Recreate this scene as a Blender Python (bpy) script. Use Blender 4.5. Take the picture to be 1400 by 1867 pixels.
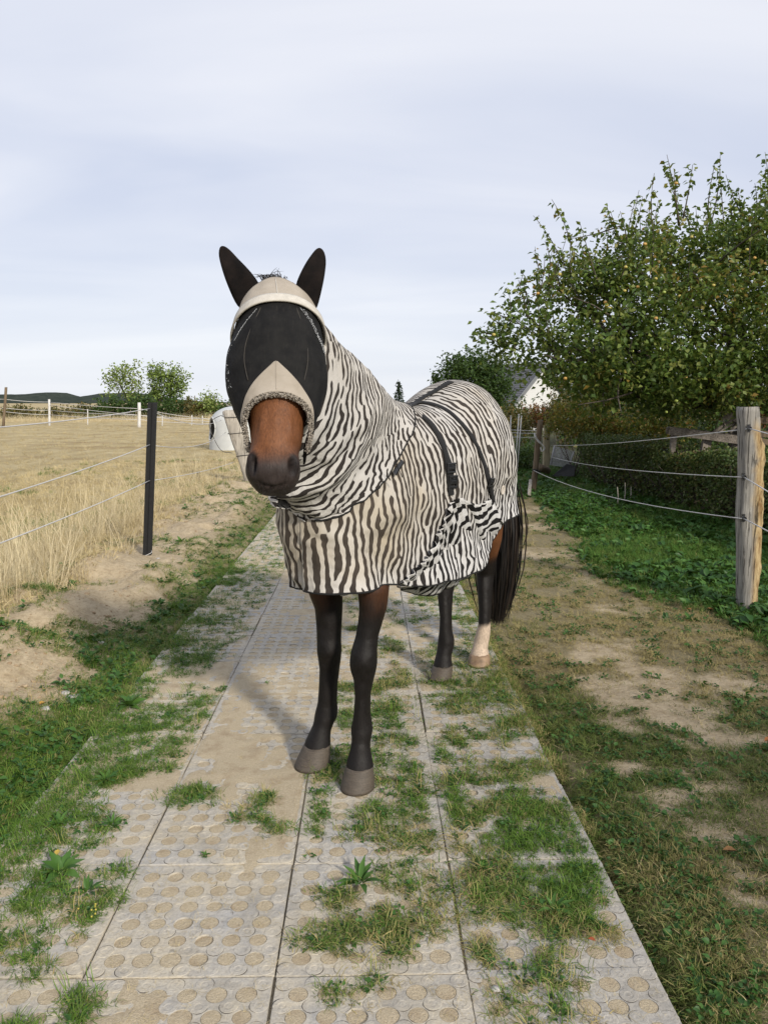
import bpy, bmesh, math, random
import numpy as np
from mathutils import Vector, Matrix
from mathutils.bvhtree import BVHTree

random.seed(7)
rng = np.random.default_rng(11)
scene = bpy.context.scene
for o in list(bpy.data.objects):
    bpy.data.objects.remove(o)
COL = scene.collection
rad = math.radians

# ------------------------------------------------------------------ camera
CAM = np.array([0.0, 0.0, 1.5])
FPX, PITCH, YAW = 1425.0, math.atan(200.5 / 1425.0), math.atan(29.0 / 1425.0)
cd = bpy.data.cameras.new('camera')
cam = bpy.data.objects.new('camera', cd)
COL.objects.link(cam)
cd.sensor_fit = 'VERTICAL'
cd.sensor_height = 36.0
cd.lens = 36.0 * FPX / 1867.0
cd.clip_start, cd.clip_end = 0.05, 6000.0
cam.location = CAM
cam.rotation_euler = (math.pi / 2 - PITCH, 0, -YAW)
scene.camera = cam

# ------------------------------------------------------------------ light
SUN_EL, SUN_DIR = rad(27), np.array([0.52, -0.855])          # horizontal direction towards the sun
SUN_AZ = math.atan2(SUN_DIR[0], SUN_DIR[1])                  # from +Y, clockwise
sd = bpy.data.lights.new('sun', 'SUN')
sd.energy, sd.angle, sd.color = 3.7, rad(5.0), (1.0, 0.93, 0.81)
sun = bpy.data.objects.new('sun', sd)
COL.objects.link(sun)
sdir = Vector((math.sin(SUN_AZ) * math.cos(SUN_EL), math.cos(SUN_AZ) * math.cos(SUN_EL), math.sin(SUN_EL)))
sun.rotation_euler = sdir.to_track_quat('Z', 'Y').to_euler()
sun.location = (4, -8, 8)

world = bpy.data.worlds.new('World')
scene.world = world
world.use_nodes = True
wn, wl = world.node_tree.nodes, world.node_tree.links
wn.clear()
w_out = wn.new('ShaderNodeOutputWorld')
w_bg = wn.new('ShaderNodeBackground')
w_bg.inputs['Strength'].default_value = 0.1
w_sky = wn.new('ShaderNodeTexSky')
w_sky.sky_type = 'NISHITA'
w_sky.sun_disc = False
w_sky.sun_elevation = SUN_EL
w_sky.sun_rotation = SUN_AZ
w_tc = wn.new('ShaderNodeTexCoord')
w_sep = wn.new('ShaderNodeSeparateXYZ')
wl.new(w_tc.outputs['Generated'], w_sep.inputs[0])
w_z = wn.new('ShaderNodeMath'); w_z.operation = 'ADD'; w_z.inputs[1].default_value = 0.16
w_ab = wn.new('ShaderNodeMath'); w_ab.operation = 'ABSOLUTE'
wl.new(w_sep.outputs['Z'], w_ab.inputs[0]); wl.new(w_ab.outputs[0], w_z.inputs[0])
w_dv = wn.new('ShaderNodeVectorMath'); w_dv.operation = 'DIVIDE'
w_cz = wn.new('ShaderNodeCombineXYZ')
for k in range(3):
    wl.new(w_z.outputs[0], w_cz.inputs[k])
wl.new(w_tc.outputs['Generated'], w_dv.inputs[0]); wl.new(w_cz.outputs[0], w_dv.inputs[1])
w_mp = wn.new('ShaderNodeMapping')
w_mp.inputs['Rotation'].default_value = (0, 0, rad(-38))
w_mp.inputs['Scale'].default_value = (0.55, 1.5, 0.4)
w_mp.inputs['Location'].default_value = (1.3, 0.4, 0)
wl.new(w_dv.outputs[0], w_mp.inputs['Vector'])
w_n = wn.new('ShaderNodeTexNoise')
w_n.inputs['Scale'].default_value = 0.75
w_n.inputs['Detail'].default_value = 5.0
w_n.inputs['Roughness'].default_value = 0.47
w_n.inputs['Distortion'].default_value = 0.5
wl.new(w_mp.outputs[0], w_n.inputs['Vector'])
w_r = wn.new('ShaderNodeValToRGB')
w_r.color_ramp.elements[0].position = 0.36
w_r.color_ramp.elements[0].color = (6.2, 6.65, 7.95, 1)
w_r.color_ramp.elements[1].position = 0.66
w_r.color_ramp.elements[1].color = (8.2, 8.35, 9.0, 1)
wl.new(w_n.outputs['Fac'], w_r.inputs['Fac'])
w_h = wn.new('ShaderNodeMapRange')                             # paler, thinner cloud low on the horizon, the whole way round
w_h.inputs[1].default_value, w_h.inputs[2].default_value = 0.0, 0.22
w_h.inputs[3].default_value, w_h.inputs[4].default_value = 0.75, 0.0
wl.new(w_ab.outputs[0], w_h.inputs[0])
w_m2 = wn.new('ShaderNodeMixRGB')
w_m2.inputs['Color2'].default_value = (8.2, 8.5, 9.1, 1)
wl.new(w_h.outputs[0], w_m2.inputs['Fac']); wl.new(w_r.outputs[0], w_m2.inputs['Color1'])
w_m = wn.new('ShaderNodeMixRGB')
w_m.inputs['Fac'].default_value = 0.90
wl.new(w_sky.outputs[0], w_m.inputs['Color1']); wl.new(w_m2.outputs[0], w_m.inputs['Color2'])
wl.new(w_m.outputs[0], w_bg.inputs['Color']); wl.new(w_bg.outputs[0], w_out.inputs['Surface'])

scene.view_settings.view_transform = 'Standard'
scene.view_settings.look = 'None'
scene.view_settings.exposure = 0.16
scene.view_settings.gamma = 1.0
scene.view_settings.use_curve_mapping = False
scene.cycles.max_bounces = 6
scene.cycles.diffuse_bounces = 3
scene.cycles.transparent_max_bounces = 8

# ------------------------------------------------------------------ helpers
cf = np.array([math.sin(YAW) * math.cos(PITCH), math.cos(YAW) * math.cos(PITCH), -math.sin(PITCH)])
cr = np.array([math.cos(YAW), -math.sin(YAW), 0.0])
cu = np.cross(cr, cf)


def ray(u, v):
    return cf * FPX + cr * (u - 700.0) + cu * (933.5 - v)


def at(u, v, Y):                      # a measured picture position at distance Y -> a point in the place
    d = ray(u, v)
    return CAM + d * (Y / d[1])


def on_ground(u, v, z=0.0):
    d = ray(u, v)
    return CAM + d * ((z - 1.5) / d[2])


def mpp(P):                           # metres per measured pixel at a point
    return float(np.dot(np.asarray(P) - CAM, cf)) / FPX


def hash2(ix, iy, seed):
    h = (ix.astype(np.int64) * 374761393 + iy.astype(np.int64) * 668265263 + seed * 1442695041) & 0x7fffffff
    h = ((h ^ (h >> 13)) * 1274126177) & 0x7fffffff
    h = (h ^ (h >> 16)) & 0xffffff
    return h / float(0xffffff)


def vnoise(x, y, seed=0):
    x = np.asarray(x, float); y = np.asarray(y, float)
    ix, iy = np.floor(x), np.floor(y)
    fx, fy = x - ix, y - iy
    fx = fx * fx * (3 - 2 * fx); fy = fy * fy * (3 - 2 * fy)
    a = hash2(ix, iy, seed); b = hash2(ix + 1, iy, seed)
    c = hash2(ix, iy + 1, seed); d = hash2(ix + 1, iy + 1, seed)
    return (a * (1 - fx) + b * fx) * (1 - fy) + (c * (1 - fx) + d * fx) * fy


def fbm(x, y, seed=0, octv=4):
    s, a, t = 0.0, 1.0, 0.0
    for k in range(octv):
        s = s + a * vnoise(np.asarray(x) * 2 ** k + 17.3 * k, np.asarray(y) * 2 ** k - 9.1 * k, seed + k)
        t += a; a *= 0.5
    return s / t


def sstep(a, b, x):
    t = np.clip((np.asarray(x, float) - a) / (b - a), 0, 1)
    return t * t * (3 - 2 * t)


def interp_rows(table, x):            # table rows (key, a, b, ...), monotone smooth interpolation
    T = np.array(table, float)
    x = np.asarray(x, float)
    k = np.clip(np.searchsorted(T[:, 0], x) - 1, 0, len(T) - 2)
    m = np.gradient(T[:, 1:], T[:, 0], axis=0)
    h = (T[k + 1, 0] - T[k, 0])
    t = np.clip((x - T[k, 0]) / h, 0, 1)
    t2, t3 = t * t, t * t * t
    ex = lambda q: q[..., None]
    return (ex(2 * t3 - 3 * t2 + 1) * T[k, 1:] + ex((t3 - 2 * t2 + t) * h) * m[k] + ex(-2 * t3 + 3 * t2) * T[k + 1, 1:] + ex((t3 - t2) * h) * m[k + 1])


def smooth_path(pts, n):
    P = np.array(pts, float)
    d = np.r_[0, np.cumsum(np.linalg.norm(np.diff(P, axis=0), axis=1))]
    tab = np.c_[d, P]
    return interp_rows(tab, np.linspace(0, d[-1], n))


WLOC = {}


def empty(name, loc, label=None, cat=None, group=None, parent=None):
    o = bpy.data.objects.new(name, None)
    COL.objects.link(o)
    o.empty_display_size = 0.2
    loc = np.array(loc, float)
    if parent is not None:
        o.parent = parent
        o.location = loc - WLOC[parent.name]
    else:
        o.location = loc
    WLOC[o.name] = loc
    tag(o, label, cat, group)
    return o


def tag(o, label=None, cat=None, group=None, kind=None):
    if label: o['label'] = label
    if cat: o['category'] = cat
    if group: o['group'] = group
    if kind: o['kind'] = kind
    return o


def mesh_data(name, verts, faces, mats=(), smooth=True, uvs=None, attrs=None, matidx=None):
    me = bpy.data.meshes.new(name)
    verts = np.asarray(verts, float)
    if isinstance(faces, np.ndarray):
        nf, k = faces.shape
        me.vertices.add(len(verts))
        me.vertices.foreach_set('co', verts.ravel())
        me.loops.add(nf * k)
        me.loops.foreach_set('vertex_index', faces.astype(np.int32).ravel())
        me.polygons.add(nf)
        me.polygons.foreach_set('loop_start', np.arange(0, nf * k, k, dtype=np.int32))
        me.update(calc_edges=True)
    else:
        me.from_pydata([tuple(v) for v in verts], [], [tuple(f) for f in faces])
    for m in mats:
        me.materials.append(m)
    if smooth:
        me.polygons.foreach_set('use_smooth', np.ones(len(me.polygons), bool))
    if matidx is not None:
        me.polygons.foreach_set('material_index', np.asarray(matidx, np.int32))
    if uvs is not None:               # per-vertex uv
        uvs = np.asarray(uvs, np.float32)
        lay = me.uv_layers.new(name='UVMap')
        li = np.empty(len(me.loops), np.int32)
        me.loops.foreach_get('vertex_index', li)
        lay.data.foreach_set('uv', uvs[li].ravel())
    for an, av in (attrs or {}).items():
        av = np.asarray(av, np.float32)
        if av.ndim == 1:
            a = me.attributes.new(an, 'FLOAT', 'POINT'); a.data.foreach_set('value', av)
        else:
            a = me.attributes.new(an, 'FLOAT_COLOR', 'POINT')
            if av.shape[1] == 3: av = np.c_[av, np.ones(len(av), np.float32)]
            a.data.foreach_set('color', av.ravel())
    me.update()
    return me


def add(name, verts, faces, mat, parent=None, loc=None, **kw):
    """one mesh object; verts are in the place's coordinates"""
    mats = mat if isinstance(mat, (list, tuple)) else [mat]
    if parent is not None:
        base = WLOC[parent.name]
    else:
        base = np.array(loc if loc is not None else (0, 0, 0), float)
    me = mesh_data(name, np.asarray(verts, float) - base, faces, mats, **kw)
    o = bpy.data.objects.new(name, me)
    COL.objects.link(o)
    if parent is not None:
        o.parent = parent
    else:
        o.location = base
    WLOC[o.name] = base
    return o


def inst(name, me, loc, parent=None, rot=(0, 0, 0), scale=1.0):
    o = bpy.data.objects.new(name, me)
    COL.objects.link(o)
    loc = np.array(loc, float)
    if parent is not None:
        o.parent = parent
        o.location = loc - WLOC[parent.name]
    else:
        o.location = loc
    o.rotation_euler = rot
    o.scale = (scale,) * 3 if np.isscalar(scale) else scale
    WLOC[o.name] = loc
    return o


def grid_faces(nr, nc, wrap=False):
    i = np.arange(nr - 1)[:, None]; j = np.arange(nc if wrap else nc - 1)[None, :]
    a = i * nc + j; b = i * nc + (j + 1) % nc
    return np.stack([a, b, b + nc, a + nc], -1).reshape(-1, 4)


def loft(rings, caps=True):
    rings = [np.asarray(r, float) for r in rings]
    n = len(rings[0])
    V = np.concatenate(rings)
    F = [tuple(f) for f in grid_faces(len(rings), n, True)]
    if caps:
        F.append(tuple(range(n - 1, -1, -1)))
        F.append(tuple(range((len(rings) - 1) * n, len(rings) * n)))
    return V, F


def merge(parts):
    V, F, k = [], [], 0
    for v, f in parts:
        V.append(np.asarray(v, float))
        F += [tuple(int(i) + k for i in q) for q in f]
        k += len(v)
    return np.concatenate(V), F


def tube(path, r, n=8, caps=True):
    P = np.asarray(path, float)
    r = np.broadcast_to(np.asarray(r, float), (len(P),))
    T = np.gradient(P, axis=0)
    T /= np.linalg.norm(T, axis=1)[:, None] + 1e-12
    up = np.array([0, 0, 1.0]) if abs(T[0][2]) < 0.9 else np.array([0, 1.0, 0])
    rings = []
    u = np.cross(T[0], up); u /= np.linalg.norm(u)
    a = np.linspace(0, 2 * math.pi, n, endpoint=False)
    for p, t, rr in zip(P, T, r):
        u = u - t * np.dot(u, t); u /= np.linalg.norm(u) + 1e-12
        w = np.cross(t, u)
        rings.append(p + rr * (np.cos(a)[:, None] * u + np.sin(a)[:, None] * w))
    return loft(rings, caps)


def box(c, size, R=None):
    c = np.array(c, float); h = np.array(size, float) / 2
    S = np.array([[x, y, z] for z in (-1, 1) for y in (-1, 1) for x in (-1, 1)], float) * h
    if R is not None: S = S @ np.array(R).T
    F = [(0, 2, 3, 1), (4, 5, 7, 6), (0, 1, 5, 4), (2, 6, 7, 3), (0, 4, 6, 2), (1, 3, 7, 5)]
    return S + c, F


def beam(p, q, w, h, roll=0.0):       # a plank from p to q
    p, q = np.array(p, float), np.array(q, float)
    d = q - p; L = np.linalg.norm(d); d /= L
    s = np.cross(d, (0, 0, 1.0))
    if np.linalg.norm(s) < 1e-3: s = np.array([1.0, 0, 0])
    s /= np.linalg.norm(s); t = np.cross(s, d)
    if roll:
        s, t = s * math.cos(roll) + t * math.sin(roll), -s * math.sin(roll) + t * math.cos(roll)
    R = np.c_[d, s, t]
    return box((p + q) / 2, (L, w, h), R)


# ------------------------------------------------------------------ materials
class NT:
    def __init__(self, name):
        self.m = bpy.data.materials.new(name)
        self.m.use_nodes = True
        self.t = self.m.node_tree
        self.b = self.t.nodes['Principled BSDF']
        self.out = self.t.nodes['Material Output']

    def n(self, typ, ins=None, **props):
        nd = self.t.nodes.new('ShaderNode' + typ)
        for k, v in props.items():
            setattr(nd, k, v)
        for k, v in (ins or {}).items():
            s = nd.inputs[k]
            if hasattr(v, 'is_output'):
                self.t.links.new(v, s)
            else:
                s.default_value = v
        return nd

    def set(self, **kw):
        for k, v in kw.items():
            s = self.b.inputs[k.replace('_', ' ')]
            if hasattr(v, 'is_output'):
                self.t.links.new(v, s)
            else:
                s.default_value = v
        return self

    def mix(self, fac, a, b, typ='MIX'):
        nd = self.n('MixRGB', blend_type=typ)
        for s, v in zip(nd.inputs, (fac, a, b)):
            if hasattr(v, 'is_output'):
                self.t.links.new(v, s)
            elif np.isscalar(v):
                s.default_value = v
            else:
                s.default_value = (*v, 1) if len(v) == 3 else v
        return nd.outputs[0]

    def noise(self, scale, detail=4, rough=0.55, vec=None, dist=0.0):
        nd = self.n('TexNoise', {'Scale': scale, 'Detail': detail, 'Roughness': rough, 'Distortion': dist})
        if vec is not None: self.t.links.new(vec, nd.inputs['Vector'])
        return nd.outputs['Fac']

    def pos(self, scale=(1, 1, 1), obj=False):
        src = self.n('TexCoord').outputs['Object'] if obj else self.n('NewGeometry').outputs['Position']
        if tuple(scale) == (1, 1, 1): return src
        return self.n('Mapping', {'Vector': src, 'Scale': scale}).outputs[0]

    def ramp(self, fac, lo, hi, a=0.0, b=1.0):
        return self.n('MapRange', {0: fac, 1: lo, 2: hi, 3: a, 4: b}).outputs[0]

    def math(self, op, a, b=0.0):
        return self.n('Math', {0: a, 1: b}, operation=op).outputs[0]

    def bump(self, h, strength=0.3, dist=0.01):
        nd = self.n('Bump', {'Height': h, 'Strength': strength, 'Distance': dist})
        self.t.links.new(nd.outputs[0], self.b.inputs['Normal'])
        return self

    def attr(self, name, typ='GEOMETRY', out='Fac'):
        return self.n('Attribute', attribute_name=name, attribute_type=typ).outputs[out]


def m_plain(name, col, rough=0.6, var=0.25, scale=30, bump=0.0, metallic=0.0, obj=True):
    q = NT(name)
    nz = q.noise(scale, 5, 0.6, q.pos(obj=obj))
    c2 = tuple(min(1, x * (1 + var)) for x in col); c1 = tuple(x * (1 - var) for x in col)
    q.set(Base_Color=q.mix(q.ramp(nz, 0.3, 0.7), c1, c2), Roughness=rough, Metallic=metallic)
    if bump: q.bump(nz, bump, 0.01)
    return q.m


def m_wood(name, c1, c2, grain=(30, 30, 1.5), rough=0.85, bump=0.6):
    q = NT(name)
    p = q.pos(grain, obj=True)
    g = q.noise(1.6, 6, 0.65, p, 0.3)
    g2 = q.noise(6, 3, 0.6, q.pos((1, 1, 0.3), obj=True))
    cr_ = q.ramp(q.noise(3.2, 2, 0.5, p), 0.30, 0.40, 1.0, 0.0)
    c = q.mix(q.ramp(g, 0.3, 0.7), c1, c2)
    c = q.mix(q.math('MULTIPLY', q.ramp(g2, 0.45, 0.7), 0.45), c, tuple(x * 0.6 for x in c1))
    c = q.mix(q.math('MULTIPLY', cr_, 0.8), c, (0.03, 0.025, 0.02))
    q.set(Base_Color=c, Roughness=rough)
    q.bump(q.math('SUBTRACT', g, cr_), bump, 0.008)
    return q.m


def m_leaf(name, cols, rough=0.5, trans=0.35, attr='rnd', typ='GEOMETRY', spec=0.3):
    """cols: list of colours picked by the per-leaf number"""
    q = NT(name)
    r = q.attr(attr, typ)
    rp = q.n('ValToRGB', {'Fac': r})
    e = rp.color_ramp.elements
    while len(e) < len(cols): e.new(0.5)
    for k, c in enumerate(cols):
        e[k].position = k / (len(cols) - 1); e[k].color = (*c, 1)
    col = rp.outputs[0]
    q.set(Base_Color=col, Roughness=rough, Specular_IOR_Level=spec)
    tr = q.n('BsdfTranslucent', {'Color': q.mix(0.5, col, (0.16, 0.22, 0.02), 'MIX')})
    mx = q.n('MixShader', {0: trans, 1: q.b.outputs[0], 2: tr.outputs[0]})
    q.t.links.new(mx.outputs[0], q.out.inputs['Surface'])
    return q.m


# ------------------------------------------------------------------ the ground
PX0, PITCH_M, NCOL = -1.262, 0.507, 4           # left edge of the path, size of a mat
PX1 = PX0 + NCOL * PITCH_M


def gz(x, y):
    x = np.asarray(x, float); y = np.asarray(y, float)
    z = 0.035 * (fbm(x * 0.9, y * 0.9, 3) - 0.5) + 0.018 * (fbm(x * 5, y * 5, 9, 3) - 0.5)
    bank = sstep(-1.45, -1.75, x) * sstep(-3.2, -2.3, x)
    near = sstep(16, 12, y) * sstep(1.5, 3.0, y)
    z = z + bank * near * (0.22 * np.maximum(fbm(x * 1.3 + 4, y * 1.3, 21, 3) - 0.42, 0) * 2.2 + 0.05)
    z = z + bank * near * 0.05 * (fbm(x * 8, y * 8, 31, 3) - 0.5)
    z = z + sstep(-2.2, -3.4, x) * 0.04
    far = sstep(25, 60, np.hypot(x, y))
    z = z * (1 - far) + far * 0.3 * (fbm(x * 0.02, y * 0.02, 5) - 0.5)
    inp = sstep(PX0 - 0.10, PX0 - 0.005, x) * sstep(PX1 + 0.10, PX1 + 0.005, x)
    z = z * (1 - inp) + (-0.055) * inp - 0.012 * (1 - inp) * sstep(1.0, 0.0, np.minimum(np.abs(x - PX0), np.abs(x - PX1)))
    return z


SAND_SPOTS = [(1110, 1172, .28), (1095, 1195, .25), (1150, 1245, .35), (1225, 1285, .4), (1290, 1335, .3), (1205, 1318, .35), (1300, 1525, .16),
              (1240, 1462, .18), (1385, 1625, .2), (1180, 1235, .3), (1280, 1420, .18), (1010, 960, .55), (985, 1010, .45), (1040, 940, .4), (975, 930, .5), (1110, 1110, .2),
              (1330, 1250, .25), (1160, 1400, .16)]
BANK_SPOTS = [(150, 1140, .30), (60, 1225, .32), (120, 1225, .28), (230, 1115, .3), (30, 1155, .2), (330, 1000, .35), (380, 930, .5), (300, 1060, .3), (60, 1260, .25), (340, 960, .4), (30, 1310, .15)]
_spots = [(on_ground(u, v), r) for u, v, r in SAND_SPOTS + BANK_SPOTS]


def bare(x, y):                                   # 1 where the soil lies open
    b = np.zeros(np.shape(x))
    wob = 0.5 + 0.9 * fbm(np.asarray(x) * 4, np.asarray(y) * 4, 77, 4)
    for P, r in _spots:
        d = np.hypot((x - P[0]) / 1.25, (y - P[1]) / 1.0) / (r * (.82 if P[0] > 0 else 1.1) * wob)
        b = np.maximum(b, sstep(1.05, 0.7, d))
    n = fbm(np.asarray(x) * 1.6, np.asarray(y) * 1.6, 41, 5)
    b = np.maximum(b, sstep(0.63, 0.74, n) * 0.6)
    br = .55 * fbm(np.asarray(x) * 3.2, np.asarray(y) * 5.0, 43, 3) + .45 * fbm(np.asarray(x) * 11, np.asarray(y) * 14, 45, 3)
    return np.where(np.asarray(x) > 0, b * (.35 + .65 * sstep(.37, .50, br)), b * (.55 + .45 * sstep(.36, .50, br)))


def lush(x, y):                                   # 1 in the green verge below the hedge
    edge = 2.05 + 0.35 * (fbm(np.asarray(y) * 0.7, np.asarray(y) * 0 + 2, 55, 3) - 0.5) * 2 + 0.05 * np.clip(y - 6, -3, 6)
    far = sstep(5.2, 7.5, y) + 0.9 * sstep(2.35, 2.75, x)
    return sstep(edge - 0.15, edge + 0.35, x) * np.clip(far, 0, 1)


def axis(segs):
    out = []
    for a, b, n in segs:
        out.append(np.linspace(a, b, n, endpoint=False))
    out.append([segs[-1][1]])
    return np.concatenate(out)


gx = axis([(-2500, -400, 8), (-400, -60, 14), (-60, -8, 40), (-8, -3, 70), (-3, 3.2, 150), (3.2, 8, 70), (8, 60, 40), (60, 400, 14), (400, 2500, 8)])
gy = axis([(-400, -20, 10), (-20, 0.5, 40), (0.5, 9, 200), (9, 20, 110), (20, 70, 70), (70, 400, 25), (400, 3200, 14)])
GX, GY = np.meshgrid(gx, gy)
GZ = gz(GX, GY)
fx, fy = GX.ravel(), GY.ravel()
# zones: red = dry mown field, green = living turf, blue = open soil
field = sstep(-2.5, -3.3, fx)
w_field = field
tg = np.where(fx < 0, sstep(-1.8, -1.4, fx) * 0.8, 0.75 * (1 - bare(fx, fy)))
tg = np.where(fx > 0, np.maximum(tg, lush(fx, fy)), tg)
tg = np.where(fx < -1.2, tg * (1 - 0.9 * bare(fx, fy)), tg)
w_turf = np.clip(tg, 0, 1) * (1 - field)
w_open = bare(fx, fy)
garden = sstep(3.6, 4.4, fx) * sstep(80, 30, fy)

q = NT('ground')
za = q.n('Attribute', attribute_name='zone', attribute_type='GEOMETRY')
zs = q.n('SeparateColor', {'Color': za.outputs['Color']})
pp = q.pos()
n1 = q.noise(9, 6, 0.65, pp); n2 = q.noise(60, 5, 0.7, pp); n3 = q.noise(0.5, 4, 0.55, pp); n4 = q.noise(240, 3, 0.7, pp)
soil = q.mix(q.ramp(n1, 0.3, 0.7), (0.41, 0.325, 0.21), (0.57, 0.475, 0.325))
n5 = q.noise(28, 6, 0.75, pp, .4)
soil = q.mix(q.ramp(n5, .34, .50, .45, 0), soil, (0.20, 0.14, 0.085))
soil = q.mix(q.ramp(n5, .52, .66, 0, .6), soil, (0.58, 0.48, 0.335))
soil = q.mix(q.math('MULTIPLY', q.ramp(n2, 0.35, 0.62, 1, 0), 0.28), soil, (0.21, 0.145, 0.09))
turf = q.mix(q.ramp(n2, 0.3, 0.7), (0.12, 0.10, 0.05), (0.27, 0.215, 0.12))
turf = q.mix(q.math('MULTIPLY', q.ramp(n4, 0.4, 0.65), 0.5), turf, (0.07, 0.10, 0.03))
straw = q.mix(q.ramp(q.noise(1.4, 5, 0.6, q.pos((1, 0.35, 1))), 0.35, 0.65), (0.36, 0.285, 0.15), (0.52, 0.43, 0.25))
straw = q.mix(q.math('MULTIPLY', q.ramp(q.noise(0.30, 5, 0.65, q.pos((0.5, 1.6, 1))), 0.52, 0.68), 0.6), straw, (0.23, 0.15, 0.075))
straw = q.mix(q.math('MULTIPLY', q.ramp(n2, 0.45, 0.7), 0.35), straw, (0.17, 0.13, 0.06))
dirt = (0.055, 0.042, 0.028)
c = q.mix(zs.outputs['Green'], soil, turf)
c = q.mix(zs.outputs['Red'], c, straw)
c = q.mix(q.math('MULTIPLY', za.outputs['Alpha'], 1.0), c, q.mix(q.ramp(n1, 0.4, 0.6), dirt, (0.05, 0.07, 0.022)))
q.set(Base_Color=c, Roughness=0.95, Specular_IOR_Level=0.15)
q.bump(q.math('ADD', q.math('ADD', n1, q.math('MULTIPLY', n5, 1.6)), q.math('ADD', n2, q.math('MULTIPLY', n4, 0.5))), 0.6, 0.02)
ground = add('ground', np.c_[fx, fy, GZ.ravel()], grid_faces(len(gy), len(gx)), q.m,
             attrs={'zone': np.c_[w_field, w_turf, w_open, garden]})
tag(ground, kind='structure')

# ------------------------------------------------------------------ the path of paving mats
q = NT('mat_concrete')
pp = q.pos()
sepx = q.n('SeparateXYZ', {'Vector': pp})
dust = q.ramp(q.noise(3.4, 7, 0.68, pp), 0.32, 0.60)
dustx = q.ramp(sepx.outputs['X'], 0.10, 0.75, 1.0, 0.40)
fine = q.noise(120, 5, 0.7, pp)
mid = q.noise(22, 5, 0.65, pp)
grey = q.mix(q.ramp(mid, 0.3, 0.7), (0.31, 0.30, 0.285), (0.44, 0.425, 0.40))
grey = q.mix(q.math('MULTIPLY', q.ramp(fine, 0.3, 0.5, 1, 0), 0.4), grey, (0.14, 0.135, 0.13))
sandc = q.mix(q.ramp(fine, 0.3, 0.7), (0.42, 0.36, 0.265), (0.55, 0.49, 0.375))
fac = q.math('MULTIPLY', q.math('MULTIPLY', dust, dustx), q.ramp(mid, 0.25, 0.6, 0.45, 1.0))
mc = q.mix(fac, grey, sandc)
grime = q.noise(4.5, 6, .7, pp, .5)
mc = q.mix(q.ramp(grime, .50, .68, 0, .45), mc, (.20, .18, .15))
mc = q.mix(q.ramp(q.noise(45, 4, .7, pp), .58, .70, 0, .5), mc, (.16, .14, .115))
q.set(Base_Color=mc, Roughness=0.9, Specular_IOR_Level=0.2)
q.bump(q.math('ADD', fine, q.math('MULTIPLY', mid, 1.5)), 0.4, 0.006)
M_mat = q.m
q = NT('mat_sand')
pp = q.pos()
f1 = q.noise(160, 4, 0.75, pp); f2 = q.noise(11, 4, 0.6, pp)
sc = q.mix(q.ramp(f1, 0.32, 0.68), (0.41, 0.335, 0.225), (0.56, 0.475, 0.34))
sc = q.mix(q.ramp(f2, 0.50, 0.80), sc, (0.34, 0.255, 0.165))
q.set(Base_Color=sc, Roughness=0.97, Specular_IOR_Level=0.1)
q.bump(f1, 0.8, 0.01)
M_sand = q.m
M_dirt_shade = m_plain('joint_dirt_shade', (0.07, 0.062, 0.052), 0.95, 0.4, 80, obj=False)
M_bed = m_plain('bed_soil', (0.040, 0.034, 0.028), 1.0, 0.4, 40, obj=False)

NROW, PY0 = 46, 0.36
bed = add('path', np.array([[PX0 - .01, PY0 - 1.2, -.045], [PX1 + .01, PY0 - 1.2, -.045], [PX1 + .01, PY0 + NROW * PITCH_M, -.045], [PX0 - .01, PY0 + NROW * PITCH_M, -.045]]),
          [(0, 1, 2, 3)], M_bed)
tag(bed, kind='structure')


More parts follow.
